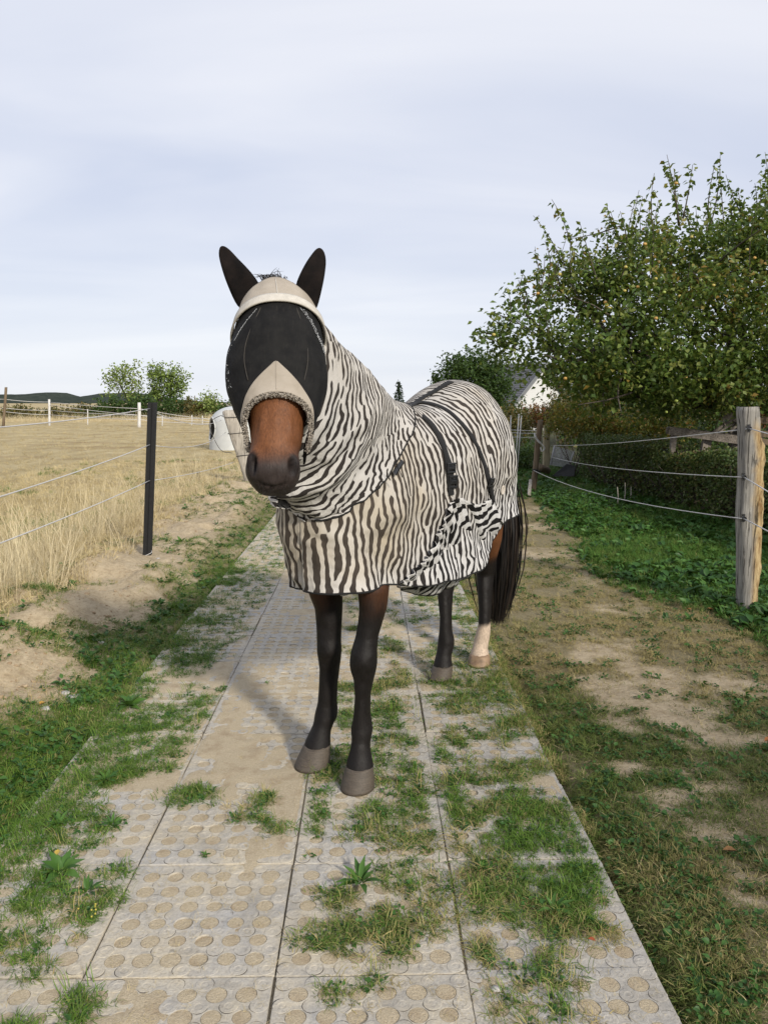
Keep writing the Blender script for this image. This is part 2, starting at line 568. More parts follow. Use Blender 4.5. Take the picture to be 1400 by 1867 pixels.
def mat_mesh(seed):
    r = np.random.default_rng(seed)
    V, F, MI = [], [], []

    def vert(*p): V.append(p); return len(V) - 1

    def face(f, m=0): F.append(tuple(f)); MI.append(m)
    H, cell, half = -0.042, 0.0755, 0.2495
    gl = 3 * cell
    NS = 16
    # plate with holes: every cell a square ring round its hole
    line = [-half] + [k * cell - gl for k in range(7)] + [half]
    cache = {}

    def vat(x, y):
        k = (round(x, 5), round(y, 5))
        if k not in cache: cache[k] = vert(x, y, 0.0)
        return cache[k]
    for i in range(8):
        for j in range(8):
            x0, x1, y0, y1 = line[i], line[i + 1], line[j], line[j + 1]
            if 1 <= i <= 6 and 1 <= j <= 6:
                cx, cy = (x0 + x1) / 2, (y0 + y1) / 2
                h = cell / 2
                outer, hole, low = [], [], []
                rr = 0.0265 * (1 + 0.06 * r.normal())
                for k in range(NS):
                    a = 2 * math.pi * (k + 0.0) / NS + math.pi / 4
                    ca, sa = math.cos(a), math.sin(a)
                    s = h / max(abs(ca), abs(sa))
                    outer.append(vat(cx + ca * s, cy + sa * s))
                    hole.append(vert(cx + ca * rr, cy + sa * rr, 0.001))
                    low.append(vert(cx + ca * rr * .96, cy + sa * rr * .96, -0.014))
                deep = r.random() < 0.08
                sz = -0.0010 + 0.0016 * r.random() - (0.005 if deep else 0)
                sand = []
                for k in range(NS):
                    x, y, _ = V[low[k]]
                    sand.append(vert(cx + (x - cx) * .99, cy + (y - cy) * .99, sz + 0.0006 * r.normal()))
                cen = vert(cx + .004 * r.normal(), cy + .004 * r.normal(), sz + 0.001 + 0.001 * r.normal())
                for k in range(NS):
                    n = (k + 1) % NS
                    face((outer[k], outer[n], hole[n], hole[k]))
                    face((hole[k], hole[n], low[n], low[k]))
                    face((sand[k], sand[n], cen), 1)
            else:
                def edge(xa, ya, xb, yb):         # points already made on a shared border
                    pts = [(k, v) for k, v in cache.items() if min(xa, xb) - 1e-6 <= k[0] <= max(xa, xb) + 1e-6 and min(ya, yb) - 1e-6 <= k[1] <= max(ya, yb) + 1e-6]
                    pts.sort(key=lambda t: (t[0][0] - xa) ** 2 + (t[0][1] - ya) ** 2)
                    return [v for _, v in pts]
                for p in ((x0, y0), (x1, y0), (x1, y1), (x0, y1)): vat(*p)
                # border cells are filled after the hole cells exist
    for i in range(8):
        for j in range(8):
            if 1 <= i <= 6 and 1 <= j <= 6: continue
            x0, x1, y0, y1 = line[i], line[i + 1], line[j], line[j + 1]
            loop = []
            for xa, ya, xb, yb in ((x0, y0, x1, y0), (x1, y0, x1, y1), (x1, y1, x0, y1), (x0, y1, x0, y0)):
                pts = [(k, v) for k, v in cache.items() if min(xa, xb) - 1e-6 <= k[0] <= max(xa, xb) + 1e-6 and min(ya, yb) - 1e-6 <= k[1] <= max(ya, yb) + 1e-6]
                pts.sort(key=lambda t: (t[0][0] - xa) ** 2 + (t[0][1] - ya) ** 2)
                for _, v in pts:
                    if v not in loop: loop.append(v)
            face(loop)
    # rim down to the bed, with a small chamfer
    rim = []
    for xa, ya, dx, dy in ((-1, -1, 1, 0), (1, -1, 0, 1), (1, 1, -1, 0), (-1, 1, 0, -1)):
        for k in range(10):
            t = k / 10
            rim.append((half * (xa + 2 * t * dx), half * (ya + 2 * t * dy)))
    top = [vert(x, y, 0.0) for x, y in rim]
    chm = [vert(x * 1.006, y * 1.006, -0.004 + 0.001 * r.normal()) for x, y in rim]
    bot = [vert(x * 1.006, y * 1.006, H) for x, y in rim]
    for k in range(40):
        n = (k + 1) % 40
        face((top[k], chm[k], chm[n], top[n])); face((chm[k], bot[k], bot[n], chm[n]))
    # studs between the holes: a low ring with a dimple, dirt and painted crack shade along part of its edge
    NK = 14
    for i in range(7):
        for j in range(7):
            cx, cy = i * cell - gl, j * cell - gl
            prof = [(0.0245, 0.0004), (0.0228, 0.0019), (0.0125, 0.0021), (0.0095, 0.0008), (0.004, 0.0012)]
            wear = 0.25 + 0.8 * r.random()
            rows = [[vert(cx + pr * math.cos(2 * math.pi * k / NK), cy + pr * math.sin(2 * math.pi * k / NK), pz * wear) for k in range(NK)] for pr, pz in prof]
            for a, b in zip(rows[:-1], rows[1:]):
                for k in range(NK):
                    n = (k + 1) % NK
                    face((a[k], a[n], b[n], b[k]))
            face(rows[-1])
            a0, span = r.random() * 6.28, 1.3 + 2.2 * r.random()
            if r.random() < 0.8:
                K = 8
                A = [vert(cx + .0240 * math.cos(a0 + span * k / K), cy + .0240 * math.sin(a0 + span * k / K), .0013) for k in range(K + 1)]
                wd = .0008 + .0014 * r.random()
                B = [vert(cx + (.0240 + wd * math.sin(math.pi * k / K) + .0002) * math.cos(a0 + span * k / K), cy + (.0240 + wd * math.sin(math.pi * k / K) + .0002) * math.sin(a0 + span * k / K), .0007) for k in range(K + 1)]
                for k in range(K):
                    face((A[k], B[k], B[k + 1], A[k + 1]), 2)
    me = mesh_data('paving_mat', V, F, [M_mat, M_sand, M_dirt_shade], smooth=False, matidx=MI)
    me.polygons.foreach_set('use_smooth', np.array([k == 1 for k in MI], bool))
    return me


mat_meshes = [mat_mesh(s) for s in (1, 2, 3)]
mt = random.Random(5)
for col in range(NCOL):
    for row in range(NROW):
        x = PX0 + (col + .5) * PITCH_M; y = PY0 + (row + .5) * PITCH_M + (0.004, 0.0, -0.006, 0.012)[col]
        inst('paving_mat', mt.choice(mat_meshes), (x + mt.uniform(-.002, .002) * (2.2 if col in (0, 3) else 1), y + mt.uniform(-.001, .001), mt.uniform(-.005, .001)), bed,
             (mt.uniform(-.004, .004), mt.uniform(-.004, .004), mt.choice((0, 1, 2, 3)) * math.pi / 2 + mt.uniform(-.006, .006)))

# sand blown and trodden over the mats, in places deep enough to bury holes and studs
sx_ = np.arange(PX0 + .005, PX1, .016); sy_ = np.arange(.9, 9.5, .018)
SX, SY = np.meshgrid(sx_, sy_)
dn_ = .55 * fbm(SX * 3.0, SY * 2.4, 251, 3) + .45 * fbm(SX * 13, SY * 13, 253, 3)
wcol = np.interp(SX, [PX0, -.95, -.70, -.15, .15, .35, PX1], [.0, .02, .055, .06, .03, -.01, -.06]) + .04 * sstep(2.0, 3.0, SY) - .02 * sstep(1.9, 1.4, SY)
SZ = -.0078 + .0094 * sstep(.46, .72, dn_ + wcol) + .0014 * (fbm(SX * 45, SY * 45, 255, 2) - .5)
seamd = np.minimum(np.abs((SX - PX0) / PITCH_M - np.round((SX - PX0) / PITCH_M)), 1) * PITCH_M
SZ -= .010 * sstep(.016, .004, seamd)
ds = add('drifted_sand', np.c_[SX.ravel(), SY.ravel(), SZ.ravel()], grid_faces(len(sy_), len(sx_)), M_sand)
tag(ds, kind='stuff')

# ------------------------------------------------------------------ the horse
HO, HS, HW = np.array([-0.13, 3.05, 0.0]), np.array([0.468, 0.884, 0.0]), np.array([0.884, -0.468, 0.0])


def H(s, w, z):
    return HO + s * HS + w * HW + np.array([0, 0, z])


def to_h(P):
    d = np.asarray(P) - HO
    return d @ HS, d @ HW, np.asarray(P)[..., 2]


horse = empty('horse', H(0.6, 0, 0), 'brown horse in a zebra striped fly rug and black fly mask', 'horse')
NSEG = 28
ang = np.linspace(0, 2 * math.pi, NSEG, endpoint=False)


def spow(v, p):
    return np.sign(v) * np.abs(v) ** p


# --- body pieces that are grown together into one surface
bits = []
trunk = [(-.19, 1.08, .10, .09), (-.15, 1.08, .22, .16), (0, 1.10, .32, .19), (.2, 1.16, .345, .23), (.45, 1.135, .345, .26), (.7, 1.11, .355, .275), (.95, 1.15, .37, .27),
         (1.15, 1.21, .375, .26), (1.33, 1.19, .32, .235), (1.46, 1.16, .21, .17), (1.50, 1.15, .08, .08)]
rs = []
for s, zc, hh, hw in trunk:
    rs.append(np.array([H(s, hw * spow(math.sin(a), .9) * (1 - .12 * math.cos(a)), zc + hh * spow(math.cos(a), .9)) for a in ang]))
bits.append(loft(rs))


def neck_ring(crest, throat, hw, low=0.28, grow=0.0):
    c, t = np.array(crest), np.array(throat)
    mid = (c + t) / 2
    upv = (c - t) / 2
    L = np.linalg.norm(upv)
    upv = upv / L
    lat = HW - upv * np.dot(HW, upv); lat /= np.linalg.norm(lat)
    th = np.linspace(0, 2 * math.pi, NSEG, endpoint=False)
    return np.array([mid + upv * (L + grow) * spow(math.cos(a), .92) + lat * (hw + grow) * math.sin(a) * (1 - low * math.cos(a)) for a in th])


NECK = [(at(536, 535, 2.60), at(505, 735, 2.50), .085), (at(590, 603, 2.70), at(515, 800, 2.56), .105), (at(627, 643, 2.87), at(512, 850, 2.62), .135),
        (at(661, 680, 3.05), at(514, 888, 2.68), .170), (at(699, 704, 3.25), at(526, 915, 2.74), .188), (at(736, 731, 3.46), at(556, 946, 2.80), .190)]
rs = [neck_ring(c, t, hw * k_, .20, g_) for (c, t, hw), k_, g_ in zip(NECK, (.93, .93, .90, .80, .62, .55), (-.012, -.012, -.02, -.045, -.085, -.11))]
rs.append(neck_ring(H(.5, 0, 1.36), H(.15, 0, .98), .15, .2))
bits.append(loft(rs))

# head: rows (v, centre u, half width px, Y of the front, depth)
HEAD = [(508, 503, 40, 2.565, .12), (522, 505, 56, 2.52, .19), (550, 507, 66, 2.46, .235), (600, 505, 72, 2.41, .26), (650, 503, 73, 2.37, .275), (700, 503, 64, 2.33, .26),
        (740, 504, 54, 2.30, .225), (763, 504, 49, 2.285, .20), (791, 503.5, 46, 2.265, .18), (812, 499, 44, 2.256, .17), (834, 497, 49, 2.240, .165), (848, 497, 50, 2.230, .16),
        (863, 498, 46, 2.228, .15), (876, 499.5, 38, 2.234, .13), (888, 500.5, 30.5, 2.246, .105), (896, 500.5, 22, 2.264, .06), (900, 500.5, 9, 2.28, .03)]
HD = np.array([-0.10, 0.93, -0.36]); HD /= np.linalg.norm(HD)
HL = np.array([math.cos(rad(3)), math.sin(rad(3)), 0])


def head_pt(v, phi, tab=HEAD, p=0.85, wid=None):
    r = interp_rows(tab, np.asarray(v, float))
    P = np.array([at(a, b, c) for a, b, c in zip(np.ravel(r[..., 0]), np.ravel(np.broadcast_to(v, r[..., 0].shape)), np.ravel(r[..., 2]))])
    sc = np.array([mpp(x) for x in P])
    hw = np.ravel(r[..., 1]) * sc * 1.045
    d = np.ravel(r[..., 3])
    phi = np.ravel(np.broadcast_to(phi, r[..., 0].shape))
    lat = hw * spow(np.sin(phi), p)
    dep = d * (1 - spow(np.cos(phi), .95)) / 2
    return P + lat[:, None] * HL + dep[:, None] * HD


rs = []
for row in HEAD:
    ring = head_pt(np.full(NSEG, row[0]), ang)
    rs.append(ring)
bits.append(loft(rs))


def leg(levels, fore=1.2, n=18):
    """levels: (u, v, Y, half width px, fore-aft ratio)"""
    a = np.linspace(0, 2 * math.pi, n, endpoint=False)
    rs = []
    for u, v, Y, hw, fr in levels:
        P = at(u, v, Y); r = hw * mpp(P)
        fwd = np.array([-.30, -.954, 0]); lat = np.array([.954, -.30, 0])
        rs.append(P + r * np.cos(a)[:, None] * lat + r * fr * np.sin(a)[:, None] * fwd)
    return loft(rs)


FL = [(612, 940, 3.25, 28, 1.3), (600, 985, 3.22, 34, 1.4), (592, 1030, 3.19, 37, 1.4), (591, 1060, 3.18, 33.5, 1.35), (596, 1090, 3.175, 28, 1.3), (599.5, 1107, 3.17, 25, 1.25), (600, 1143, 3.16, 22.8, 1.15),
      (600, 1168, 3.155, 22.3, 1.1), (600.5, 1186, 3.15, 22.6, 1.15), (601, 1203, 3.155, 20.5, 1.15), (601, 1218, 3.165, 18.2, 1.25), (598.5, 1250, 3.165, 16.6, 1.4), (597, 1280, 3.165, 17, 1.4), (596, 1292, 3.165, 19.5, 1.3),
      (594.5, 1305, 3.16, 20.5, 1.25), (590, 1319, 3.15, 18.4, 1.25), (584, 1333, 3.135, 19.2, 1.2), (580, 1348, 3.12, 22.5, 1.1), (578.5, 1360, 3.11, 25, 1.05), (578, 1364, 3.11, 22, 1.05)]
FR = [(676, 955, 3.12, 22, 1.2), (678, 1000, 3.08, 26, 1.25), (680, 1040, 3.03, 29, 1.3), (681, 1071, 3.0, 28.5, 1.35), (680.5, 1107, 2.99, 25, 1.3), (675, 1135, 2.985, 22.4, 1.2), (669, 1160, 2.975, 21, 1.12), (664, 1185, 2.965, 23.8, 1.08),
      (662.5, 1207, 2.96, 25.8, 1.08), (662.5, 1222, 2.965, 23.6, 1.1), (663.3, 1237, 2.97, 18.6, 1.25), (661.3, 1268, 2.97, 14.0, 1.55), (660.3, 1300, 2.97, 15.0, 1.5), (660, 1321, 2.97, 18.6, 1.3), (659.8, 1333, 2.965, 19.7, 1.25),
      (658.8, 1347, 2.955, 17.4, 1.25), (657, 1364, 2.94, 18, 1.2), (656, 1384, 2.925, 23, 1.1), (656, 1398, 2.915, 26, 1.05), (656, 1402, 2.915, 23, 1.05)]
BR = [(818, 880, 4.20, 60, 1.6), (815, 940, 4.16, 52, 1.7), (812, 1000, 4.18, 34, 1.6), (812, 1035, 4.24, 22, 1.5), (811.5, 1062, 4.27, 18.5, 1.6), (811.5, 1082, 4.24, 14, 1.6), (812.5, 1125, 4.20, 10.8, 1.6), (812.5, 1150, 4.19, 11.8, 1.5), (813.4, 1166, 4.185, 15.0, 1.25),
      (812.5, 1178, 4.18, 15.2, 1.2), (809, 1193, 4.165, 14.2, 1.2), (807.2, 1205, 4.15, 16, 1.1), (807.5, 1216, 4.14, 18.2, 1.05), (807.5, 1219, 4.14, 15, 1.05)]
BL = [(880, 870, 4.24, 40, 1.5), (886, 930, 4.28, 34, 1.6), (891, 985, 4.36, 23, 1.6), (887, 1020, 4.46, 17.5, 1.6), (884.5, 1045, 4.50, 17, 1.6), (884, 1070, 4.46, 14, 1.6), (884, 1107, 4.42, 11.6, 1.5), (883, 1138, 4.40, 11.4, 1.4), (880.5, 1154, 4.395, 13.2, 1.25),
      (878, 1167, 4.39, 13.6, 1.2), (874.5, 1182, 4.375, 14.4, 1.15), (874.2, 1195, 4.36, 18, 1.05), (874.2, 1198, 4.36, 15, 1.05)]
for L in (FL, FR, BR, BL):
    bits.append(leg(L))
V, F = merge(bits)
tmp = bpy.data.objects.new('tmp', mesh_data('tmp', V, F, smooth=False))
COL.objects.link(tmp)
md = tmp.modifiers.new('r', 'REMESH'); md.mode = 'VOXEL'; md.voxel_size = 0.0085; md.use_smooth_shade = True
sm = tmp.modifiers.new('s', 'SMOOTH'); sm.factor = 0.5; sm.iterations = 5
bpy.context.view_layer.update()
ev = tmp.evaluated_get(bpy.context.evaluated_depsgraph_get())
em = ev.to_mesh()
bv = np.empty(len(em.vertices) * 3); em.vertices.foreach_get('co', bv); bv = bv.reshape(-1, 3)
bn = np.empty(len(em.vertices) * 3); em.vertices.foreach_get('normal', bn); bn = bn.reshape(-1, 3)
bf = [tuple(p.vertices) for p in em.polygons]
ev.to_mesh_clear()
bpy.data.objects.remove(tmp)

# modelling on the surface: nostrils, lips, nasal bones, tendons
def dent(center, r, amount, stretch=(1, 1, 1)):
    d = np.linalg.norm((bv - center) / np.array(stretch), axis=1) / r
    k = np.exp(-(d ** 2) * 2.2)
    bv[:] += -bn * (amount * k)[:, None]
    return d


for (u_, v_, Y_, sg) in ((662, 1204, 2.96, 1), (601, 1184, 3.15, 1)):            # knees: the bony front, hollows beside and below
    for du, dv, r_, am in ((0, 0, .032, -.007), (-15, -8, .018, -.004), (15, -6, .018, -.004), (-11, 28, .020, .007), (12, 28, .020, .007), (-13, -36, .028, .005), (0, 16, .014, .003)):
        P_ = at(u_ + du, v_ + dv, Y_ - .05); dent(P_, r_, am, (1, 1.6, 1.3))
for (u_, v0, v1, Y_, hw_) in ((661, 1245, 1322, 2.97, 8), (598, 1222, 1290, 3.165, 9.5), (812, 1095, 1150, 4.2, 6), (884, 1080, 1140, 4.42, 6)):     # groove between cannon bone and tendon
    for sg in (-1, 1):
        for v_ in np.linspace(v0, v1, 7): dent(at(u_ + sg * hw_, v_, Y_ - .015), .013, .0045, (1, 1.2, 1.6))
for (u_, v_, Y_, r_) in ((660, 1328, 2.96, 12), (594, 1304, 3.155, 12), (812.5, 1173, 4.18, 8), (878, 1163, 4.39, 8)):      # fetlock
    for sg in (-1, 1): dent(at(u_ + sg * r_, v_, Y_), .022, -.005)
nl, nr = at(463, 843, 2.248), at(532, 848, 2.250)
for c_, dx in ((nl, -1), (nr, 1)):
    dent(c_ + np.array([dx * .006, .012, .010]), .036, -.014, (.8, 1, 1.3))
    dent(c_ + np.array([dx * .006, -.004, -.002]), .018, .048, (.75, .9, 1.9))
dent(at(500, 868, 2.225), .022, .006, (.4, 1, 1.6))
for uu in (478, 490, 510, 521): dent(at(uu, 884, 2.238), .012, .006, (1.3, 1, .45))
for uu in np.linspace(473, 527, 14): dent(at(uu, 888 - 7 * ((uu - 500) / 28) ** 2, 2.246), .009, .006, (1.3, 1, .8))
for uu in (474, 524): dent(at(uu, 822, 2.246), .024, .007, (1, 1, .7))                    # groove of the upper lip
dent(at(500, 885, 2.235), .03, -.006, (1.6, 1, .6))
for uu in (478, 528):
    dent(at(uu, 775, 2.29), .02, -.006, (.6, 1, 3.2))
dent(at(503, 760, 2.285), .03, -.003, (.6, 1, 3))
# colours of the coat
vz = bv[:, 2]
s_, w_, _ = to_h(bv)
# picture row of every point, for the muzzle
rel = bv - CAM
vrow = 933.5 - FPX * (rel @ cu) / (rel @ cf)
nzv = fbm(bv[:, 0] * 14 + bv[:, 1] * 9, bv[:, 2] * 14, 3, 4)
brown = np.array([0.135, 0.052, 0.020]); black = np.array([0.0085, 0.0068, 0.0062]); muz = np.array([0.034, 0.026, 0.024]); white = np.array([0.50, 0.40, 0.31])
front = s_ < 0.5
blk = np.where(front, sstep(0.86, 0.62, vz + 0.12 * (nzv - .5)), sstep(0.70, 0.56, vz + 0.08 * (nzv - .5)))
isleg = (vz < 1.0) & (bv[:, 1] > 2.75)
blk = np.where(isleg, blk, 0)
legtone = np.where(isleg & front, .50, 1.0)[:, None]
col = brown * legtone * (1 - blk[:, None]) + black * blk[:, None]
shade = (0.82 + 0.36 * nzv)[:, None]
ishead = bv[:, 1] < 2.66
mz = np.where(ishead & (vz < 1.62), sstep(1.385, 1.315, vz + 0.03 * (nzv - .5)), 0)
col = col * (1 - mz[:, None]) + muz * mz[:, None]
fl_ = np.where(ishead & (vz > 1.38) & (vz < 1.50), np.exp(-((bv[:, 0] - at(505, 770, 2.28)[0]) / .03) ** 2), 0) * .35
col = col * (1 - fl_[:, None]) + np.array([.21, .085, .035]) * fl_[:, None]
sock = (np.hypot(bv[:, 0] - at(878, 1170, 4.39)[0], (bv[:, 1] - 4.39)) < .11) & (vz < .265)
sk = np.where(sock, sstep(.238, .205, vz + 0.07 * (nzv - .5)), 0)
col = col * (1 - sk[:, None]) + white * sk[:, None]
for c_, dx in ((nl, -1), (nr, 1)):
    dd = np.linalg.norm((bv - (c_ + np.array([dx * .006, .006, 0]))) / np.array([.9, 1, 1.9]), axis=1)
    k = sstep(.024, .013, dd)
    col = col * (1 - k[:, None]) + np.array([.012, .009, .009]) * k[:, None]
q = NT('horse_coat')
cc = q.attr('coat', out='Color')
hair = q.noise(190, 4, 0.7, q.pos((1, 1, 0.22)))
blot = q.noise(16, 4, 0.6, q.pos())
q.set(Base_Color=q.mix(0.55, cc, q.mix(q.ramp(hair, 0.3, 0.7), (0.35, 0.33, 0.33), (1.5, 1.45, 1.4)), 'MULTIPLY'), Roughness=q.ramp(blot, 0.3, 0.7, 0.45, 0.65), Specular_IOR_Level=0.22)
q.bump(q.math('ADD', hair, q.math('MULTIPLY', blot, 1.2)), 0.35, 0.006)
M_coat = q.m
body = add('body', bv, bf, M_coat, horse, attrs={'coat': col * shade})

# whiskers round the lips and chin
wk = random.Random(31); ps = []
for k in range(60):
    u_ = wk.uniform(464, 534); v_ = wk.uniform(858, 897)
    a0 = at(u_, v_, 2.25) ; d_ = np.array([(u_ - 499) / 60.0 + wk.gauss(0, .2), -.5 + wk.gauss(0, .2), -.75 + wk.gauss(0, .25)]); d_ /= np.linalg.norm(d_)
    L_ = wk.uniform(.018, .040)
    ps.append(tube([a0, a0 + d_ * L_ * .5, a0 + d_ * L_ + np.array([0, 0, -.004])], [.0005, .0004, .0001], 3))
WHISK = merge(ps)

# --- hooves
q = NT('hoof_horn')
hz = q.noise(5, 5, 0.6, q.pos((6, 6, 60)))
hv = q.noise(5, 5, 0.6, q.pos((70, 70, 3)))
hc = q.mix(q.ramp(hz, 0.3, 0.7), (0.038, 0.029, 0.021), (0.085, 0.066, 0.048))
hc = q.mix(q.math('MULTIPLY', q.ramp(hv, 0.4, 0.65), 0.4), hc, (0.125, 0.10, 0.075))
q.set(Base_Color=hc, Roughness=0.62); q.bump(q.math('ADD', hz, q.math('MULTIPLY', hv, .6)), 0.35, 0.006)
M_hoof = q.m
HOOF = [((578.5, 1357, 3.11, 25.4), (569.5, 1401, 3.085, 32.5)), ((656, 1395, 2.915, 26.2), (652, 1443, 2.89, 31.5)),
        ((807.5, 1213, 4.14, 18.6), (801.5, 1241, 4.115, 21.8)), ((874.3, 1193, 4.36, 18.4), (873, 1215.5, 4.335, 21))]
M_pale_hoof = m_plain('pale_hoof_horn', (0.25, 0.165, 0.10), 0.6, 0.35, 26, 0.3)
ah = np.linspace(0, 2 * math.pi, 26, endpoint=False)
for k, (t_, b_) in enumerate(HOOF):
    T, B = at(*t_[:3]), at(*b_[:3])
    rt, rb = t_[3] * mpp(T), b_[3] * mpp(B)
    B[2] = 0.004
    T[2] = max(T[2], .055)
    fwd = np.array([-.30, -.954, 0]); lat = np.array([.954, -.30, 0])
    rings = []
    for f, bulge in ((-.05, .84), (0, .93), (.05, .97), (.12, .97), (.3, .985), (.6, 1.0), (.88, 1.0), (1.0, .985)):
        c0 = T + (B - T) * f; r = (rt + (rb - rt) * f) * bulge
        back = np.where(np.sin(ah) < 0, .72 + .12 * f, 1.06 + .10 * f)
        c0 = c0 + 0.0
        jz = .006 * (fbm(ah * 4 + k * 3, ah * 0 + k, 7, 3) - .5) * (f < .08)
        pts = c0 + np.c_[0 * ah, 0 * ah, jz] + r * np.cos(ah)[:, None] * lat + (r * np.sin(ah) * back)[:, None] * fwd
        rings.append(pts)
    v_, f_ = loft(rings)
    ho = add('hoof', v_, f_, M_pale_hoof if k == 3 else M_hoof, horse)
    if k == 3: ho['label'] = 'pale hoof under the white sock'

# --- tail
q = NT('tail_hair')
hr = q.attr('rnd')
q.set(Base_Color=q.mix(hr, (0.006, 0.005, 0.005), (0.030, 0.020, 0.014)), Roughness=0.45, Specular_IOR_Level=0.35)
M_tail = q.m
tv, tf, tr_ = [], [], []
tb = at(915, 930, 4.60)
tr = random.Random(3)
NST = 860
for i in range(NST):
    r0 = abs(tr.gauss(0, 1)); a0 = tr.random() * 6.283
    lw = tr.gauss(0, .032); ld = tr.gauss(0, .03)
    lenf = 1.0 if i < 800 else tr.uniform(.45, .95)
    z1 = .15 + abs(tr.gauss(0, .055)) if i < 800 else tr.uniform(.25, .7)
    pts = []
    stray = tr.gauss(0, .012) if i < 820 else tr.gauss(.010, .02)
    for t in np.linspace(0, 1, 7):
        z = 1.02 + (z1 - 1.02) * t
        wid = .55 + 1.15 * math.sin(math.pi * min(1, t * .75 + .12)) - .25 * t
        cxu = np.interp(z, [.2, .5, .8, 1.02], [914, 918, 920, 919])
        C0 = at(cxu, 733 + 1.0, 4.62); C0[2] = z
        pts.append(C0 + HW * (lw * wid + stray * t) + HS * (ld * wid) + np.array([math.sin(t * 9 + a0) * .004, 0, 0]))
    P = np.array(pts)
    wd = tr.uniform(.0018, .0048) * np.array([.8, 1, 1, 1, .9, .7, .08])
    sd_ = np.array([math.cos(a0 * .3), -.3 * math.sin(a0), 0]); sd_ /= np.linalg.norm(sd_)
    k = len(tv) // 1
    base = sum(len(x) for x in tv)
    tv.append(np.concatenate([P - wd[:, None] * sd_, P + wd[:, None] * sd_]))
    for j in range(6):
        tf.append((base + j, base + 7 + j, base + 8 + j, base + j + 1))
    tr_ += [tr.random() ** 2] * 14
add('tail', np.concatenate(tv), tf, M_tail, horse, attrs={'rnd': tr_})

add('whisker_hair', *WHISK, M_tail, horse, attrs={'rnd': np.full(len(WHISK[0]), .3)})

# --- zebra fabric
def zebra(name, white, stripe, scale, freq, aniso, orient, warp=0.05, thr=0.5, soft=0.006, tight=True):
    q = NT(name)
    uv = q.n('UVMap').outputs[0]
    wz = q.n('TexNoise', {'Vector': uv, 'Scale': 5.5, 'Detail': 2.0, 'Roughness': 0.5})
    wv = q.n('VectorMath', {0: wz.outputs['Color'], 1: (0.5, 0.5, 0.5)}, operation='SUBTRACT')
    ws = q.n('VectorMath', {0: wv.outputs[0], 3: warp}, operation='SCALE')
    wz2 = q.n('TexNoise', {'Vector': uv, 'Scale': 21.0, 'Detail': 1.0})
    wv2 = q.n('VectorMath', {0: wz2.outputs['Color'], 1: (0.5, 0.5, 0.5)}, operation='SUBTRACT')
    ws2 = q.n('VectorMath', {0: wv2.outputs[0], 3: warp * 0.36}, operation='SCALE')
    va = q.n('VectorMath', {0: uv, 1: ws.outputs[0]}, operation='ADD')
    va = q.n('VectorMath', {0: va.outputs[0], 1: ws2.outputs[0]}, operation='ADD')
    g = q.n('TexGabor', {'Vector': va.outputs[0], 'Scale': scale, 'Frequency': freq, 'Anisotropy': aniso}, gabor_type='2D')
    for s in g.inputs:
        if s.name == 'Orientation' and s.type == 'VALUE': s.default_value = orient
    wid_ = q.noise(9, 2, .5, uv)
    gv = q.math('ADD', g.outputs['Value'], q.math('MULTIPLY', q.math('SUBTRACT', wid_, .5), .20))
    st = q.ramp(gv, thr - soft, thr + soft)
    wcol, scol = white, stripe
    big = q.noise(3.2, 4, 0.6, q.pos(obj=True))
    tg_ = q.attr('tight')
    t2 = q.math('MULTIPLY', tg_, q.ramp(big, 0.3, 0.62, 0.45, 1.0))
    wcol = q.mix(t2, white, (0.40, 0.35, 0.275))
    scol = q.mix(t2, stripe, (0.070, 0.056, 0.044))
    stn = q.ramp(q.noise(2.1, 5, 0.6, q.pos(obj=True)), 0.60, 0.74)
    wcol = q.mix(q.math('MULTIPLY', stn, 0.35), wcol, (0.42, 0.34, 0.22))
    c = q.mix(st, scol, wcol)
    weave = q.noise(700, 1, 0.5, uv)
    c = q.mix(q.math('MULTIPLY', weave, 0.30), c, (0.16, 0.14, 0.12), 'MIX') if False else c
    q.set(Base_Color=c, Roughness=0.85, Specular_IOR_Level=0.12)
    fold = q.noise(9, 4, 0.5, q.pos((1, 1, .4)), .8)
    q.bump(q.math('ADD', fold, q.math('MULTIPLY', weave, .05)), 0.75, 0.035)
    return q.m


Z_WHITE, Z_BLACK = (0.52, 0.51, 0.50), (0.022, 0.020, 0.020)
M_zneck = zebra('zebra_neck_fabric', Z_WHITE, Z_BLACK, 10.5, 2.85, 0.93, rad(90), 0.062, 0.475)
M_zbody = zebra('zebra_body_fabric', Z_WHITE, Z_BLACK, 9.5, 2.6, 0.94, rad(0), 0.075, 0.49)
M_zflap = zebra('zebra_flap_fabric', (0.54, 0.53, 0.52), (0.012, 0.011, 0.011), 7.0, 2.4, 0.94, rad(58), 0.09, 0.49)

rug = empty('fly_rug', H(0.6, 0, 0), parent=horse)
# plan contour of the rug from the chest round the right flank to the tail
half = [(-.250, 0), (-.240, .08), (-.205, .145), (-.13, .195), (0, .232), (.2, .262), (.45, .285), (.7, .300), (.95, .300), (1.15, .312), (1.36, .305), (1.50, .255), (1.585, .14), (1.605, 0)]
left = [(s, -w * (.90 if s < .3 else .97)) for s, w in half[-2:0:-1]]
NC = 420
con = smooth_path(half + left + [half[0]], NC + 1)[:-1]
ztop = [(-.30, 1.44), (.1, 1.46), (.25, 1.515), (.42, 1.505), (.6, 1.485), (.78, 1.485), (.95, 1.535), (1.1, 1.595), (1.22, 1.612), (1.34, 1.59), (1.6, 1.5)]
hem_r = [(-.30, .80), (-.2, .80), (0, .795), (.15, .77), (.35, .73), (.6, .71), (.9, .73), (1.1, .80), (1.25, .865), (1.40, .885), (1.52, .88), (1.66, .87)]


def st_of(s):
    return np.where(s < .3, np.interp(s, [-.25, .3], [.06, .3]), np.where(s > 1.0, np.interp(s, [1.0, 1.61], [1.0, 1.36]), s))


